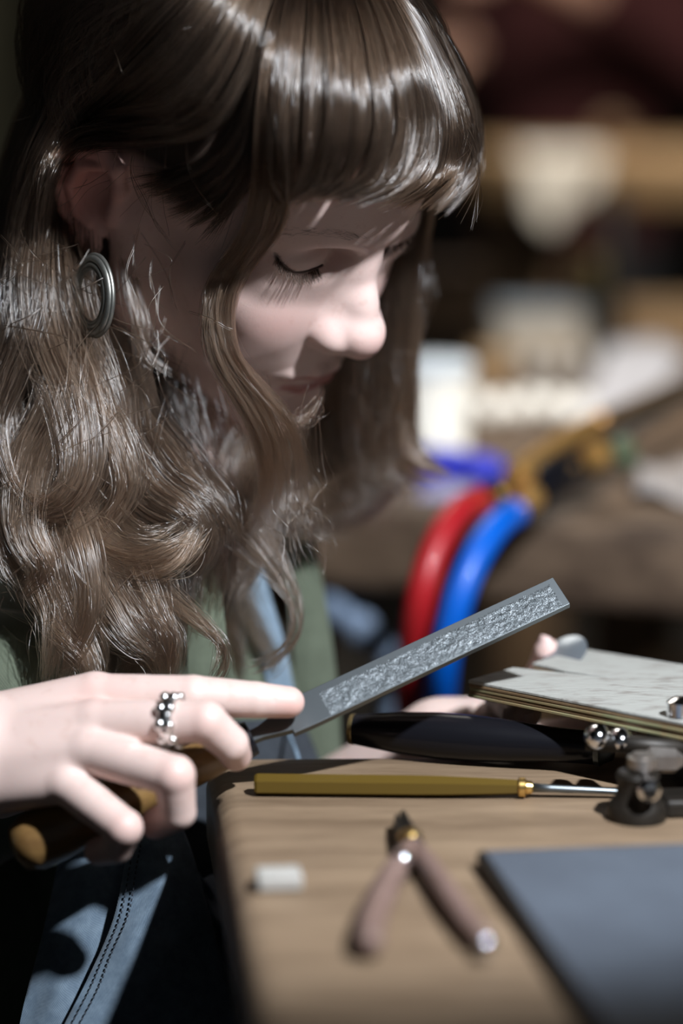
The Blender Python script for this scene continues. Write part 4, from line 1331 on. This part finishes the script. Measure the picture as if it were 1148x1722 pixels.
# ------------------------------------------------------------------ steel holder of the pin, at the right of the bench
M_IRON = mat('dark_iron', (0.010, 0.008, 0.006), 0.5, metal=0.3, noise=(0.024, 0.019, 0.014), noise_scale=50)
M_GREYST = mat('worn_steel', (0.36, 0.33, 0.30), 0.35, metal=0.8, noise=(0.25, 0.22, 0.2), noise_scale=60)
hb = onz(1045, 1392, BZ)
hold = thing('pin_holder', hb, 'dark steel clamp with bright bolts holding the bench pin', 'clamp')
mesh_obj('base', *lathe_vf((hb[0] + 0.008, hb[1] + 0.013, BZ), (hb[0] + 0.008, hb[1] + 0.013, BZ + 0.021), [(0, .0125), (.18, .0130), (.35, .0118), (.5, .0092), (.8, .0086), (.92, .0095), (1, .0085)], 28), M_IRON, hold, sharp=40)
c1 = np.array([hb[0] + 0.010, hb[1] + 0.014])
mesh_obj('post', *lathe_vf((c1[0], c1[1], BZ + 0.013), (c1[0], c1[1], PZ - 0.0088), [(0, .007), (.1, .007), (.12, .0052), (.6, .0052), (.62, .0065), (.9, .0065), (.92, .0045), (1, .0045)], 24), M_GREYST, hold, sharp=30)
mesh_obj('bolt', *lathe_vf((c1[0] + 0.001, c1[1] - 0.019, BZ + 0.017), (c1[0] + 0.001, c1[1] - 0.003, BZ + 0.017), [(0, .003), (.15, .005), (.6, .005), (1, .004)], 20), M_CHROME, hold, sharp=35)
for (x, y, w_) in ((1004, 1240, 4.2), (1042, 1246, 4.0)):
    c = to_world(U(x, y, w_))
    mesh_obj('screw_knob', *lathe_vf(c - np.array([0, .006, 0]), c + np.array([0, .012, 0]), [(0, .002), (.12, .0045), (.4, .006), (.7, .0045), (1, .003)], 20), M_CHROME, hold)
a, b = to_world(U(985, 1246, 4.0)), to_world(U(1180, 1262, 4.5))
mesh_obj('cross_bar', *tube_vf([a, b], 0.0042, 16), M_IRON, hold)
o = mesh_obj('jaw', *box_vf(to_world(U(1135, 1290, 2.0)), (0.022, 0.02, 0.03), 0.15), M_IRON, hold, smooth=False); bevel(o, 0.002)
c = to_world(U(1110, 1278, 4.6))
mesh_obj('wing_nut', *lathe_vf(c - np.array([.008, 0, 0]), c + np.array([.010, 0, 0]), [(0, .003), (.2, .006), (.8, .006), (1, .003)], 6), M_GREYST, hold, sharp=30)
c = to_world(U(1143, 1195, 4.0))
mesh_obj('screw_knob', *lathe_vf(c - np.array([0, 0, .014]), c + np.array([0, 0, .006]), [(0, .003), (.5, .003), (.6, .006), (.9, .006), (1, .003)], 20), M_CHROME, hold, sharp=35)
o = mesh_obj('foot_plate', *box_vf((hb[0] + 0.034, hb[1] + 0.024, BZ + 0.004), (0.03, 0.022, 0.008), 0.1), M_IRON, hold, smooth=False); bevel(o, 0.002)

# ------------------------------------------------------------------ black-handled tool lying behind
r0 = 0.0118
a, b = onz(590, 1226, BZ + r0), onz(1010, 1258, BZ + r0)
bt = thing('graver', (a + b) / 2, 'tool with a glossy black swelling handle lying at the back of the bench', 'tool')
mesh_obj('handle', *lathe_vf(a, b, [(0, .0055), (.005, .0070), (.06, .0078), (.2, .0098), (.36, .0110), (.5, .0108), (.65, .0098), (.8, .0082), (.92, .0078), (.98, .0078), (1, .006)], 32), M_BLACK, bt, sharp=50)
d = (b - a)
M_OLDBR = mat('old_brass', (0.40, 0.30, 0.14), 0.35, metal=0.9)
mesh_obj('end_cap', *lathe_vf(a - d * 0.006, a + d * 0.018, [(0, .005), (.2, .0072), (.8, .0074), (1, .0068)], 28), M_OLDBR, bt, sharp=40)
mesh_obj('collar', *lathe_vf(b - d * 0.02, b + d * 0.05, [(0, .0082), (.3, .0086), (.5, .007), (.8, .006), (1, .005)], 24), M_STEELP, bt, sharp=40)
# ------------------------------------------------------------------ yellow-handled scriber
r1 = 0.0048
a, b = onz(428, 1319, BZ + r1), onz(872, 1324, BZ + r1)
d = b - a
scr = thing('scriber', (a + b) / 2, 'slim tool with a golden yellow handle, brass collar and steel shaft', 'tool')
M_YEL = mat('yellow_plastic', (0.085, 0.052, 0.006), 0.38, coat=0.3)
mesh_obj('handle', *lathe_vf(a, b, [(0, .0042), (.01, .0050), (.6, .0050), (.72, .0048), (.9, .0040), (1, .0034)], 6), M_YEL, scr, sharp=30)
mesh_obj('collar', *lathe_vf(b - d * .004, b + d * 0.05, [(0, .0036), (.1, .0044), (.5, .0044), (.6, .0032), (1, .0028)], 20), M_BRASS, scr, sharp=35)
mesh_obj('shaft', *lathe_vf(b + d * .045, b + d * .42 - np.array([0, 0, .0016]), [(0, .0022), (.2, .0018), (.9, .0014), (1, .0004)], 12), M_STEELP, scr)

# ------------------------------------------------------------------ pliers
M_GRIP = mat('brown_grip', (0.15, 0.095, 0.075), 0.5, noise=(0.2, 0.13, 0.11), noise_scale=50)
zp = BZ + 0.006
pl = thing('pliers', onz(690, 1440, zp), 'open pliers with brown grips and a shiny pivot lying near the dark plate', 'pliers')


def onp(x, y, z=zp):
    return onz(x, y, z)


mesh_obj('handle', *tube_vf(smooth_path([onp(700, 1418), onp(672, 1450), onp(640, 1510), onp(622, 1560), onp(622, 1592)], 24), np.interp(np.linspace(0, 1, 24), [0, .2, .5, .9, 1], [.0035, .0045, .0055, .0055, .0040]), 16), M_GRIP, pl)
mesh_obj('handle', *tube_vf(smooth_path([onp(682, 1412), onp(716, 1448), onp(752, 1502), onp(788, 1552), onp(816, 1582)], 24), np.interp(np.linspace(0, 1, 24), [0, .2, .5, .9, 1], [.0032, .0040, .0046, .0044, .0036]), 16), M_GRIP, pl)
mesh_obj('jaw', *tube_vf(smooth_path([onp(698, 1424), onp(688, 1396), onp(677, 1368)], 10), np.linspace(.0050, .0016, 10), 12, flat=0.7), M_IRON, pl)
mesh_obj('jaw', *tube_vf(smooth_path([onp(682, 1422), onp(672, 1398), onp(668, 1374)], 10), np.linspace(.0046, .0016, 10), 12, flat=0.7), M_IRON, pl)
for (x, y, r) in ((690, 1418, .0050), (676, 1456, .0040)):
    c = onp(x, y)
    mesh_obj('pivot', *lathe_vf(c - np.array([0, 0, .005]), c + np.array([0, 0, .0062]), [(0, r), (.75, r), (.92, r * .7), (1, r * .3)], 24), M_BRASS if r == .0050 else M_CHROME, pl)
c = onp(818, 1584)
mesh_obj('end_cap', *lathe_vf(c - np.array([.002, .003, .0]), c + np.array([.002, -.005, .0]), [(0, .0035), (.3, .0045), (.8, .0040), (1, .0015)], 20), M_CHROME, pl)

# ------------------------------------------------------------------ eraser scrap and dark plate
M_WHITE = mat('white_rubber', (0.34, 0.33, 0.30), 0.6, noise=(0.40, 0.38, 0.35), noise_scale=40)
c = onz(468, 1492, BZ)
o = mesh_obj('eraser', *box_vf((c[0], c[1], BZ + 0.0035), (0.018, 0.013, 0.007), 0.12), M_WHITE, smooth=True, sharp=40)
bevel(o, 0.0015)
setp(o, 'small white block lying at the worn edge of the workbench', 'eraser')
M_SLATE = mat('slate_grey', (0.105, 0.125, 0.155), 0.42, noise=(0.085, 0.10, 0.125), noise_scale=30, metal=0.2)
plate = thing('steel_plate', onz(1000, 1550, BZ), 'dark slate grey plate with a black edge lying flat on the bench', 'plate')
pc = [onz(x, y, BZ + 0.009) for x, y in ((800, 1424), (1240, 1408), (1520, 1860), (1065, 1800))]
o = mesh_obj('edge', *prism_vf([p - np.array([0, 0, 0.0012]) for p in pc], 0.0078, (0, 0, -1)), M_BLACKM, plate, smooth=False); bevel(o, 0.002)
cen = np.mean(pc, 0)
o = mesh_obj('face', *prism_vf([cen + (p - cen) * 0.955 for p in pc], 0.0014, (0, 0, -1)), M_SLATE, plate, smooth=False); bevel(o, 0.0006, 2)

# ------------------------------------------------------------------ things on the bench behind
M_RED = mat('red_rubber', (0.36, 0.010, 0.014), 0.42, coat=0.15)
M_BLUE = mat('blue_rubber', (0.0, 0.10, 0.52), 0.4, coat=0.15)
M_DBLUE = mat('dark_blue_plastic', (0.02, 0.03, 0.42), 0.4)
M_TUB = mat('white_plastic', (0.88, 0.88, 0.83), 0.45)
M_PAPER = mat('white_paper', (0.46, 0.46, 0.50), 0.8)
M_BEAD = mat('pearl', (0.95, 0.95, 0.93), 0.2, coat=0.5)
M_CREAM = mat('cream_card', (0.62, 0.55, 0.46), 0.7)
M_BOXT = mat('grey_blue_card', (0.30, 0.36, 0.42), 0.6)
M_CLOTH = mat('white_cloth', (0.72, 0.68, 0.62), 0.85, noise=(0.6, 0.56, 0.5), noise_scale=20)


def D(x, y, d):
    return px(x, y, 110.0 - d * 100.0)


M_TBRASS = mat('satin_brass', (0.80, 0.45, 0.14), 0.34, metal=0.8)
# torch: two gas tubes, black grip, brass valves
torch = thing('gas_torch', D(930, 790, 1.50), 'brass and black gas torch lying on the back bench, hoses attached', 'torch')
mesh_obj('grip', *lathe_vf(D(880, 832, 1.44), D(1020, 752, 1.56), [(0, .008), (.05, .0125), (.5, .0135), (.9, .0125), (1, .008)], 24), M_BLACK, torch, sharp=50)
mesh_obj('gas_tube', *lathe_vf(D(868, 802, 1.45), D(1000, 712, 1.58), [(0, .006), (.1, .0085), (.85, .0085), (1, .006)], 20), M_TBRASS, torch, sharp=50)
M_BRPIPE = mat('aged_brass', (0.36, 0.22, 0.10), 0.35, metal=0.9)
mesh_obj('neck', *tube_vf(smooth_path([D(1000, 715, 1.58), D(1060, 690, 1.64), D(1160, 640, 1.75), D(1240, 590, 1.85)], 20), np.linspace(.0085, .006, 20), 16), M_BRPIPE, torch)
mesh_obj('mixer_tube', *tube_vf([D(1010, 755, 1.56), D(1200, 632, 1.78)], 0.006, 16), M_BLACKM, torch)
for x, y, d, r in ((875, 799, 1.44, .0085), (888, 842, 1.42, .0085), (1002, 770, 1.50, .0095)):
    c = D(x, y, d)
    mesh_obj('valve_knob', *lathe_vf(c + np.array([-.004, -.010, 0]), c + np.array([.004, .006, .002]), [(0, r * .4), (.15, r), (.8, r), (1, r * .6)], 12), M_TBRASS, torch, sharp=40)
M_NICKEL = mat('nickel', (0.62, 0.60, 0.50), 0.25, metal=1.0)
for (x0, y0, x1, y1, d) in ((800, 846, 870, 806, 1.42), (862, 868, 898, 832, 1.41)):
    mesh_obj('hose_nut', *lathe_vf(D(x0, y0, d), D(x1, y1, d + .03), [(0, .006), (.1, .0085), (.5, .0085), (.55, .0065), (1, .0065)], 6), M_NICKEL, torch, sharp=30)
M_GREEN = mat('green_metal', (0.16, 0.20, 0.12), 0.4, metal=0.5)
c = D(1035, 768, 1.5)
mesh_obj('valve_wheel', *lathe_vf(c, c + np.array([.012, -.004, .004]), [(0, .004), (.2, .011), (.8, .011), (1, .004)], 18), M_GREEN, torch, sharp=40)


def hose(name, pts, m, label):
    q = smooth_path(pts, 60)
    o = mesh_obj(name, *tube_vf(q, 0.0088, 18), m)
    setp(o, label, 'hose', 'torch hoses')


hose('gas_hose', [D(806, 842, 1.42), D(766, 866, 1.39), D(732, 925, 1.37), D(706, 1010, 1.365), D(692, 1120, 1.39), D(686, 1260, 1.44), D(690, 1500, 1.50), D(715, 1900, 1.57)], M_RED, 'red rubber gas hose hanging down from the torch')
hose('gas_hose', [D(866, 862, 1.41), D(832, 888, 1.38), D(794, 948, 1.36), D(764, 1030, 1.355), D(744, 1130, 1.37), D(738, 1260, 1.42), D(745, 1500, 1.48), D(785, 1900, 1.55)], M_BLUE, 'bright blue rubber gas hose hanging down from the torch')

# tub, blue pliers, beads, paper
def onc(x, y, z=CZ):
    return onz(x, y, z)


c = onc(722, 762)
tub = thing('tub', c, 'white plastic tub standing on the back bench beside her hair', 'tub')
mesh_obj('wall', *lathe_vf(c, c + np.array([0, 0, .060]), [(0, .026), (.02, .028), (.97, .031), (1, .031)], 36), M_TUB, tub, sharp=40)
mesh_obj('lid', *lathe_vf(c + np.array([0, 0, .0597]), c + np.array([0, 0, .069]), [(0, .0325), (.8, .0325), (1, .030)], 36), mat('pale_blue_lid', (0.62, 0.70, 0.78), 0.4), tub, sharp=40)
bp_ = thing('pliers', onc(770, 790), 'small pliers with dark blue grips lying by the white tub', 'pliers')
for pts in ([(842, 792), (800, 780), (752, 786), (700, 800)], [(842, 790), (800, 792), (755, 772), (700, 768)]):
    mesh_obj('handle', *tube_vf(smooth_path([onc(x, y, CZ + .010) for x, y in pts], 16), np.interp(np.linspace(0, 1, 16), [0, .1, .6, 1], [.003, .008, .009, .006]), 14), M_DBLUE, bp_)
c = onc(850, 790, CZ + .009)
mesh_obj('jaw', *tube_vf([c - np.array([.008, 0, 0]), c + np.array([.03, .004, -.002])], np.array([.006, .002]), 12), M_STEELP, bp_)
sl = mesh_obj('paper_slip', *prism_vf([onc(x, y, CZ + .0012) for x, y in ((700, 836), (806, 840), (800, 812), (716, 808))], 0.001, (0, 0, -1)), mat('lilac_paper', (0.36, 0.34, 0.48), 0.8), smooth=False)
setp(sl, 'lilac paper slip on the edge of the back bench', 'paper')
bd = thing('bead_string', onc(890, 690), 'string of shiny white beads lying on the back bench', 'beads')
for k in range(9):
    x = 800 + 22 * k; y = 684 + (6 if k % 2 else -6) + 4 * math.sin(k)
    c = onc(x, y, CZ + .0108)
    Vs, Fs = lathe_vf(c - np.array([0, 0, .0105]), c + np.array([0, 0, .0105]), [(.0, .001), (.06, .005), (.2, .0084), (.5, .0105), (.8, .0084), (.94, .005), (1, .001)], 18)
    mesh_obj('bead', Vs, Fs, M_BEAD, bd)


def sheet_on(name, corners, lift, m, label, cat, n=10):
    cs = [onc(x, y) for x, y in corners]
    V = []
    for lay in (0.0018, 0.0006):
        for i in range(n):
            for j in range(n):
                a, b = i / (n - 1), j / (n - 1)
                p = (cs[0] * (1 - a) + cs[1] * a) * (1 - b) + (cs[3] * (1 - a) + cs[2] * a) * b
                V.append(p + np.array([0, 0, lay + lift * (b ** 2) * (0.8 + 0.2 * math.sin(5 * a)) + 0.004 * (1 + math.sin(7 * a + 3 * b))]))
    F = []
    for i in range(n - 1):
        for j in range(n - 1):
            q = [i * n + j, i * n + j + 1, (i + 1) * n + j + 1, (i + 1) * n + j]
            F.append(q[::-1]); F.append([n * n + x for x in q])
    rim = [(0, j) for j in range(n)] + [(i, n - 1) for i in range(1, n)] + [(n - 1, j) for j in range(n - 2, -1, -1)] + [(i, 0) for i in range(n - 2, 0, -1)]
    for (i0, j0), (i1, j1) in zip(rim, rim[1:] + rim[:1]):
        F.append([i0 * n + j0, i1 * n + j1, n * n + i1 * n + j1, n * n + i0 * n + j0])
    o = mesh_obj(name, np.array(V), F, m)
    return setp(o, label, cat)


sheet_on('paper_sheet', [(960, 720), (1060, 722), (1160, 640), (1020, 640)], 0.035, M_PAPER, 'curling white paper sheet behind the torch on the back bench', 'paper')
sheet_on('paper_sheet', [(1065, 845), (1200, 860), (1200, 800), (1075, 800)], 0.004, mat('grey_paper', (0.32, 0.30, 0.30), 0.8), 'grey paper sheet lying below the torch neck on the back bench', 'paper')


def crate(name, x0, x1, yb, h, depth, mside, mtop, label, cat, z=CZ):
    a, b = onz(x0, yb, z), onz(x1, yb, z)
    w = b[0] - a[0]
    o = thing(name, (a + b) / 2 + np.array([0, depth / 2, 0]), label, cat)
    c = (a + b) / 2 + np.array([0, depth / 2, h / 2])
    q = mesh_obj('box_body', *box_vf(c - np.array([0, 0, .004]), (w, depth, h - .008)), mside, o, smooth=False); bevel(q, .003, 2)
    q = mesh_obj('lid', *box_vf((a + b) / 2 + np.array([0, depth / 2, h - .004]), (w * 1.02, depth * 1.02, .008)), mtop, o, smooth=False); bevel(q, .002, 2)
    return o


crate('card_box', 836, 1012, 596, 0.045, 0.09, M_CREAM, M_BOXT, 'cream box with a grey blue lid at the back of the second bench', 'box')
crate('wood_box', 1048, 1200, 596, 0.05, 0.08, M_TAN, M_TAN, 'tan wooden box right of the dark post at the back', 'box')
crate('wood_box', 796, 862, 648, 0.028, 0.05, M_TAN, M_TAN, 'small tan wooden box between the white tub and the beads', 'box')
for k, (x, y) in enumerate(((890, 632), (935, 640), (980, 628))):
    c = onc(x, y)
    o = mesh_obj('jar', *lathe_vf(c, c + np.array([0, 0, .024]), [(0, .007), (.05, .008), (.7, .008), (.8, .006), (1, .006)], 18), mat('grey_white', (0.5, 0.48, 0.46), 0.4), sharp=40)
    setp(o, ('small pale jar leftmost of the three below the cream box', 'small pale jar in the middle of the three below the cream box', 'small pale jar rightmost of the three below the cream box')[k], 'jar', 'small pale jars')
c = onc(1030, 606)
post = thing('lamp_stand', c, 'thin black stand rising between the cream box and the wooden box', 'stand')
mesh_obj('foot', *lathe_vf(c, c + np.array([0, 0, .012]), [(0, .03), (.7, .03), (1, .01)], 24), M_BLACKM, post, sharp=40)
mesh_obj('pole', *tube_vf([c + np.array([0, 0, .01]), c + np.array([0, 0, .17])], .009, 14), M_BLACKM, post)
# darker things between the benches
c = onc(745, 596)
crate('wood_box', 690, 812, 560, 0.07, 0.10, mat('brown_board', (0.10, 0.062, 0.035), 0.7), mat('brown_lid', (0.085, 0.05, 0.03), 0.7), 'dark brown box at the back behind her fringe', 'box')
c = onc(962, 560)
o = mesh_obj('tape_roll', *lathe_vf(c + np.array([-.012, .02, .060]), c + np.array([.012, .02, .060]), [(0, .015), (0, .026), (1, .026), (1, .015)], 28), mat('ochre', (0.12, 0.085, 0.02), 0.6), sharp=40)
o.location.z = CZ + 0.045 + 0.0265
o.location.y = onz(925, 596, CZ)[1] + 0.05
setp(o, 'ochre tape roll standing on the lid of the cream box', 'tape')
# bundles hung from the front of the second bench
M_BAG = mat('blue_grey_cloth', (0.22, 0.29, 0.40), 0.7)


def on_front(x, y, inset):
    v = FWD + RGT * ((x - 574.0) / FPX) + UPV * ((861.0 - y) / FPX)
    q0 = p0 + perp * inset
    return CAM + v * ((q0 - CAM) @ perp) / (v @ perp)


for k, (x, y, s, lb) in enumerate(((566, 1010, (1.7, 1.6, 2.0), 'pale blue cloth bundle hanging under the back bench edge, nearest her collar'),
                                   (612, 1064, (1.1, 1.0, 1.7), 'small pale blue bundle hanging between the larger bundle and the red hose'),
                                   (655, 1140, (1.0, 1.2, 3.2), 'dim blue grey bundle hanging just behind the red hose'))):
    ctr = on_front(x, y, 0.026) * 100
    Vs, Qs = sculpt(lambda P: ell(P, ctr, s) + 0.2 * np.sin(P[:, 0] * 2.1) * np.sin(P[:, 2] * 1.7 + P[:, 1]), ctr - np.array(s) - 1.5, ctr + np.array(s) + 1.5, 0.25, 1)
    o = np_mesh('cloth_bundle', Vs * 0.01, Qs, M_BAG)
    setp(o, lb, 'bundle')
    top_ = ctr * 0.01
    mesh_obj('cord', *tube_vf([top_ + np.array([0, 0, s[2] * .009]), np.array([top_[0], top_[1], CZ - 0.0583])], .0015, 8), M_BLACKM, o)

# ------------------------------------------------------------------ far bench: cloth, disc, far person
def drape(name, x0, x1, ytop, ybot, Y, m, label, cat):
    n, k = 16, 14
    a, b = ony(x0, ytop, Y), ony(x1, ytop, Y)
    a[2] = b[2] = DZ
    drop = (ony(x0, ytop, Y) - ony(x0, ybot, Y))[2]
    V = []
    for lay in (0, 1):
        for i in range(n):
            t_ = i / (n - 1)
            for j in range(k):
                s_ = j / (k - 1)
                p = a * (1 - s_) + b * s_
                if t_ < 0.3:
                    q = p + np.array([0, (0.3 - t_) * 0.5, 0.0])
                else:
                    dd = (t_ - 0.3) / 0.7
                    q = p + np.array([0.02 * dd * (0.5 - s_), -0.009 - 0.012 * dd * (1 + math.sin(9 * s_)), -dd * drop * (1 - 0.45 * abs(s_ - 0.32) * 2)])
                q = q + np.array([0, -0.002 if lay == 0 else 0.0, 0.0045 if lay == 0 else 0.002])
                V.append(q)
    F = []
    for i in range(n - 1):
        for j in range(k - 1):
            q = [i * k + j, i * k + j + 1, (i + 1) * k + j + 1, (i + 1) * k + j]
            F.append(q); F.append([n * k + x for x in q[::-1]])
    rim = [(0, j) for j in range(k)] + [(i, k - 1) for i in range(1, n)] + [(n - 1, j) for j in range(k - 2, -1, -1)] + [(i, 0) for i in range(n - 2, 0, -1)]
    for (i0, j0), (i1, j1) in zip(rim, rim[1:] + rim[:1]):
        F.append([i0 * k + j0, n * k + i0 * k + j0, n * k + i1 * k + j1, i1 * k + j1])
    o = mesh_obj(name, np.array(V), F, m)
    return setp(o, label, cat)


drape('cloth', 874, 1015, 264, 395, 2.045, M_CLOTH, 'white cloth hanging in a point over the far bench edge', 'cloth')
c = ony(1028, 222, 2.3); c[2] = DZ
o = mesh_obj('wood_disc', *lathe_vf(c + np.array([-.006, 0, .022]), c + np.array([.006, .004, .022]), [(0, .018), (.2, .022), (.8, .022), (1, .018)], 30), mat('disc_wood', (0.13, 0.085, 0.045), 0.6), sharp=40)
o.rotation_euler.z = math.pi / 2
setp(o, 'round wooden disc standing on edge on the far bench', 'disc')

M_MAROON = mat('maroon_knit', (0.035, 0.004, 0.005), 0.9)
M_SKIN2 = mat('skin_far', (0.50, 0.30, 0.23), 0.5, sss=0.1)


def far_pt(x, y, d):
    return D(x, y, d) * 100


fp = D(958, 420, 4.35)
far = thing('person', (fp[0], fp[1], 0), 'person in a dark maroon jumper standing far behind, hands raised at chest height', 'person')
FZ = lambda x, y, z: np.array([x, y, z], float)
FT = R(62)                               # turned towards the bench


def far_world(V):
    c_, s_ = math.cos(FT), math.sin(FT)
    return np.c_[fp[0] + 0.01 * (V[:, 0] * c_ - V[:, 1] * s_), fp[1] + 0.01 * (V[:, 0] * s_ + V[:, 1] * c_), 0.01 * V[:, 2]]




hx = lambda s: 8.0 if s < 0 else 0.0


def far_body(P):
    P = P.astype(np.float32)
    d = ell(P, FZ(0, 0, 128), (14, 19, 26))
    d = smin(d, ell(P, FZ(0, 0, 100), (14, 18, 18)), 6)
    for s in (-1, 1):
        d = smin(d, chain(P, [FZ(0, 17 * s, 144), FZ(-3, 23 * s, 124), FZ(-24, 15 * s, 131 - 4 * s)], [6.5, 5.2, 4.2], 1.0), 2.5)
    return d


def far_skin(P):
    P = P.astype(np.float32)
    d = cap(P, FZ(0, 0, 148), FZ(-2, 0, 158), 5.6, 5.4)
    d = smin(d, ell(P, FZ(-4, 0, 169), (9.6, 7.6, 11.6)), 2.0)
    d = smin(d, cap(P, FZ(-12, 0, 170), FZ(-14.6, 0, 166.5), 1.2, 1.6), 1.2)
    d = smin(d, ell(P, FZ(-9, 0, 161), (4.5, 4.0, 3.4)), 2.0)
    for s in (-1, 1):
        d = smin(d, ell(P, FZ(-2, 7.8 * s, 168), (1.6, 0.8, 3.0)), 0.5)
    for s in (-1, 1):
        w0 = FZ(-22, 15 * s, 131 - 4 * s); w1 = FZ(-33 - hx(s), 8 * s, 134 - 7 * s)
        d = np.minimum(d, cap(P, w0, w1, 3.5, 2.7))
        d = smin(d, ell(P, FZ(-38 - hx(s), 6 * s, 134 - 7 * s), (5.0, 4.0, 3.0)), 1.5)
        for q in range(4):
            a = FZ(-41 - hx(s), 6 * s + (q - 1.5) * 1.9, 134.5 - 7 * s)
            b = a + np.array([-3.4, -1.0 * s, -1.2]); c_ = b + np.array([-1.0, 0, -3.0])
            d = smin(d, chain(P, [a, b, c_], [0.95, 0.85, 0.75], 0.2), 0.3)
        d = smin(d, chain(P, [FZ(-36 - hx(s), 8 * s, 135 - 7 * s), FZ(-40 - hx(s), 3 * s, 137 - 7 * s), FZ(-44 - hx(s), 2 * s, 135.5 - 7 * s)], [1.2, 1.0, 0.85], 0.2), 0.5)
    return d


def far_legs(P):
    P = P.astype(np.float32)
    d = None
    for s in (-1, 1):
        e = chain(P, [FZ(0, 8 * s, 94), FZ(-1, 9 * s, 50), FZ(1, 9 * s, 9)], [9, 6.5, 4.8], 1.0)
        e = smin(e, cap(P, FZ(2, 9 * s, 4.2), FZ(-15, 10 * s, 3.4), 4.2, 3.4), 2.0)
        d = e if d is None else smin(d, e, 3.0)
    return d


b0 = FZ(0, 0, 0)
Vs, Qs = sculpt(far_skin, b0 + np.array([-60, -26, 110]), b0 + np.array([12, 26, 184]), 0.7, 1)
np_mesh('body', far_world(Vs), Qs, M_SKIN2, far)
Vs, Qs = sculpt(far_body, b0 + np.array([-36, -34, 78]), b0 + np.array([20, 34, 160]), 1.0, 1)
np_mesh('jumper', far_world(Vs), Qs, M_MAROON, far)
Vs, Qs = sculpt(far_legs, b0 + np.array([-26, -26, -2]), b0 + np.array([18, 26, 106]), 1.2, 1)
np_mesh('trousers', far_world(Vs), Qs, M_TROU, far)
Vs, Qs = sculpt(lambda P: smax(smin(ell(P, FZ(0.5, 0, 173), (9.2, 8.4, 10.0)), ell(P, FZ(4, 0, 166), (6, 7.4, 9)), 2.0), -ell(P, FZ(-11, 0, 166), (8.5, 7.6, 9)), 1.0), b0 + np.array([-16, -12, 152]), b0 + np.array([14, 12, 186]), 0.7, 1)
np_mesh('hair', far_world(Vs), Qs, mat('far_hair', (0.03, 0.02, 0.015), 0.6), far)

# pale round gauge on the back wall, olive cupboard behind her
c = D(1090, 45, 4.6)
g = thing('wall_clock', c, 'dim grey green round dial high on the back wall', 'dial')
yb = 5.10
q = ony(1090, 45, yb - 0.03)
mesh_obj('rim', *lathe_vf((q[0], yb, q[2]), (q[0], yb - 0.04, q[2]), [(0, .12), (.8, .12), (1, .105)], 36), M_BLACKM, g, sharp=40)
mesh_obj('dial_face', *lathe_vf((q[0], yb - .034, q[2]), (q[0], yb - .0415, q[2]), [(0, .10), (1, .10)], 36), mat('dial_grey', (0.20, 0.21, 0.17), 0.6), g, sharp=40)
M_OLIVE = mat('olive_paint', (0.115, 0.115, 0.075), 0.7, noise=(0.13, 0.13, 0.09), noise_scale=5)
cup = thing('cupboard', (-1.15, 2.6, 0), 'tall olive grey cupboard behind her head', 'cupboard')
o = mesh_obj('carcass', *box_vf((-1.0, 2.62, 1.0), (1.0, 0.42, 2.0)), M_OLIVE, cup, smooth=False); bevel(o, .006, 2)
for k in (-1, 1):
    o = mesh_obj('door', *box_vf((-1.0 + k * .247, 2.40, 1.02), (.485, .022, 1.9)), M_OLIVE, cup, smooth=False); bevel(o, .004, 2)
    h = mesh_obj('handle', *tube_vf([(-1.0 + k * .04, 2.375, 1.0), (-1.0 + k * .04, 2.375, 1.14)], .006, 10), M_STEELP, o)

hair = build_hair(person)
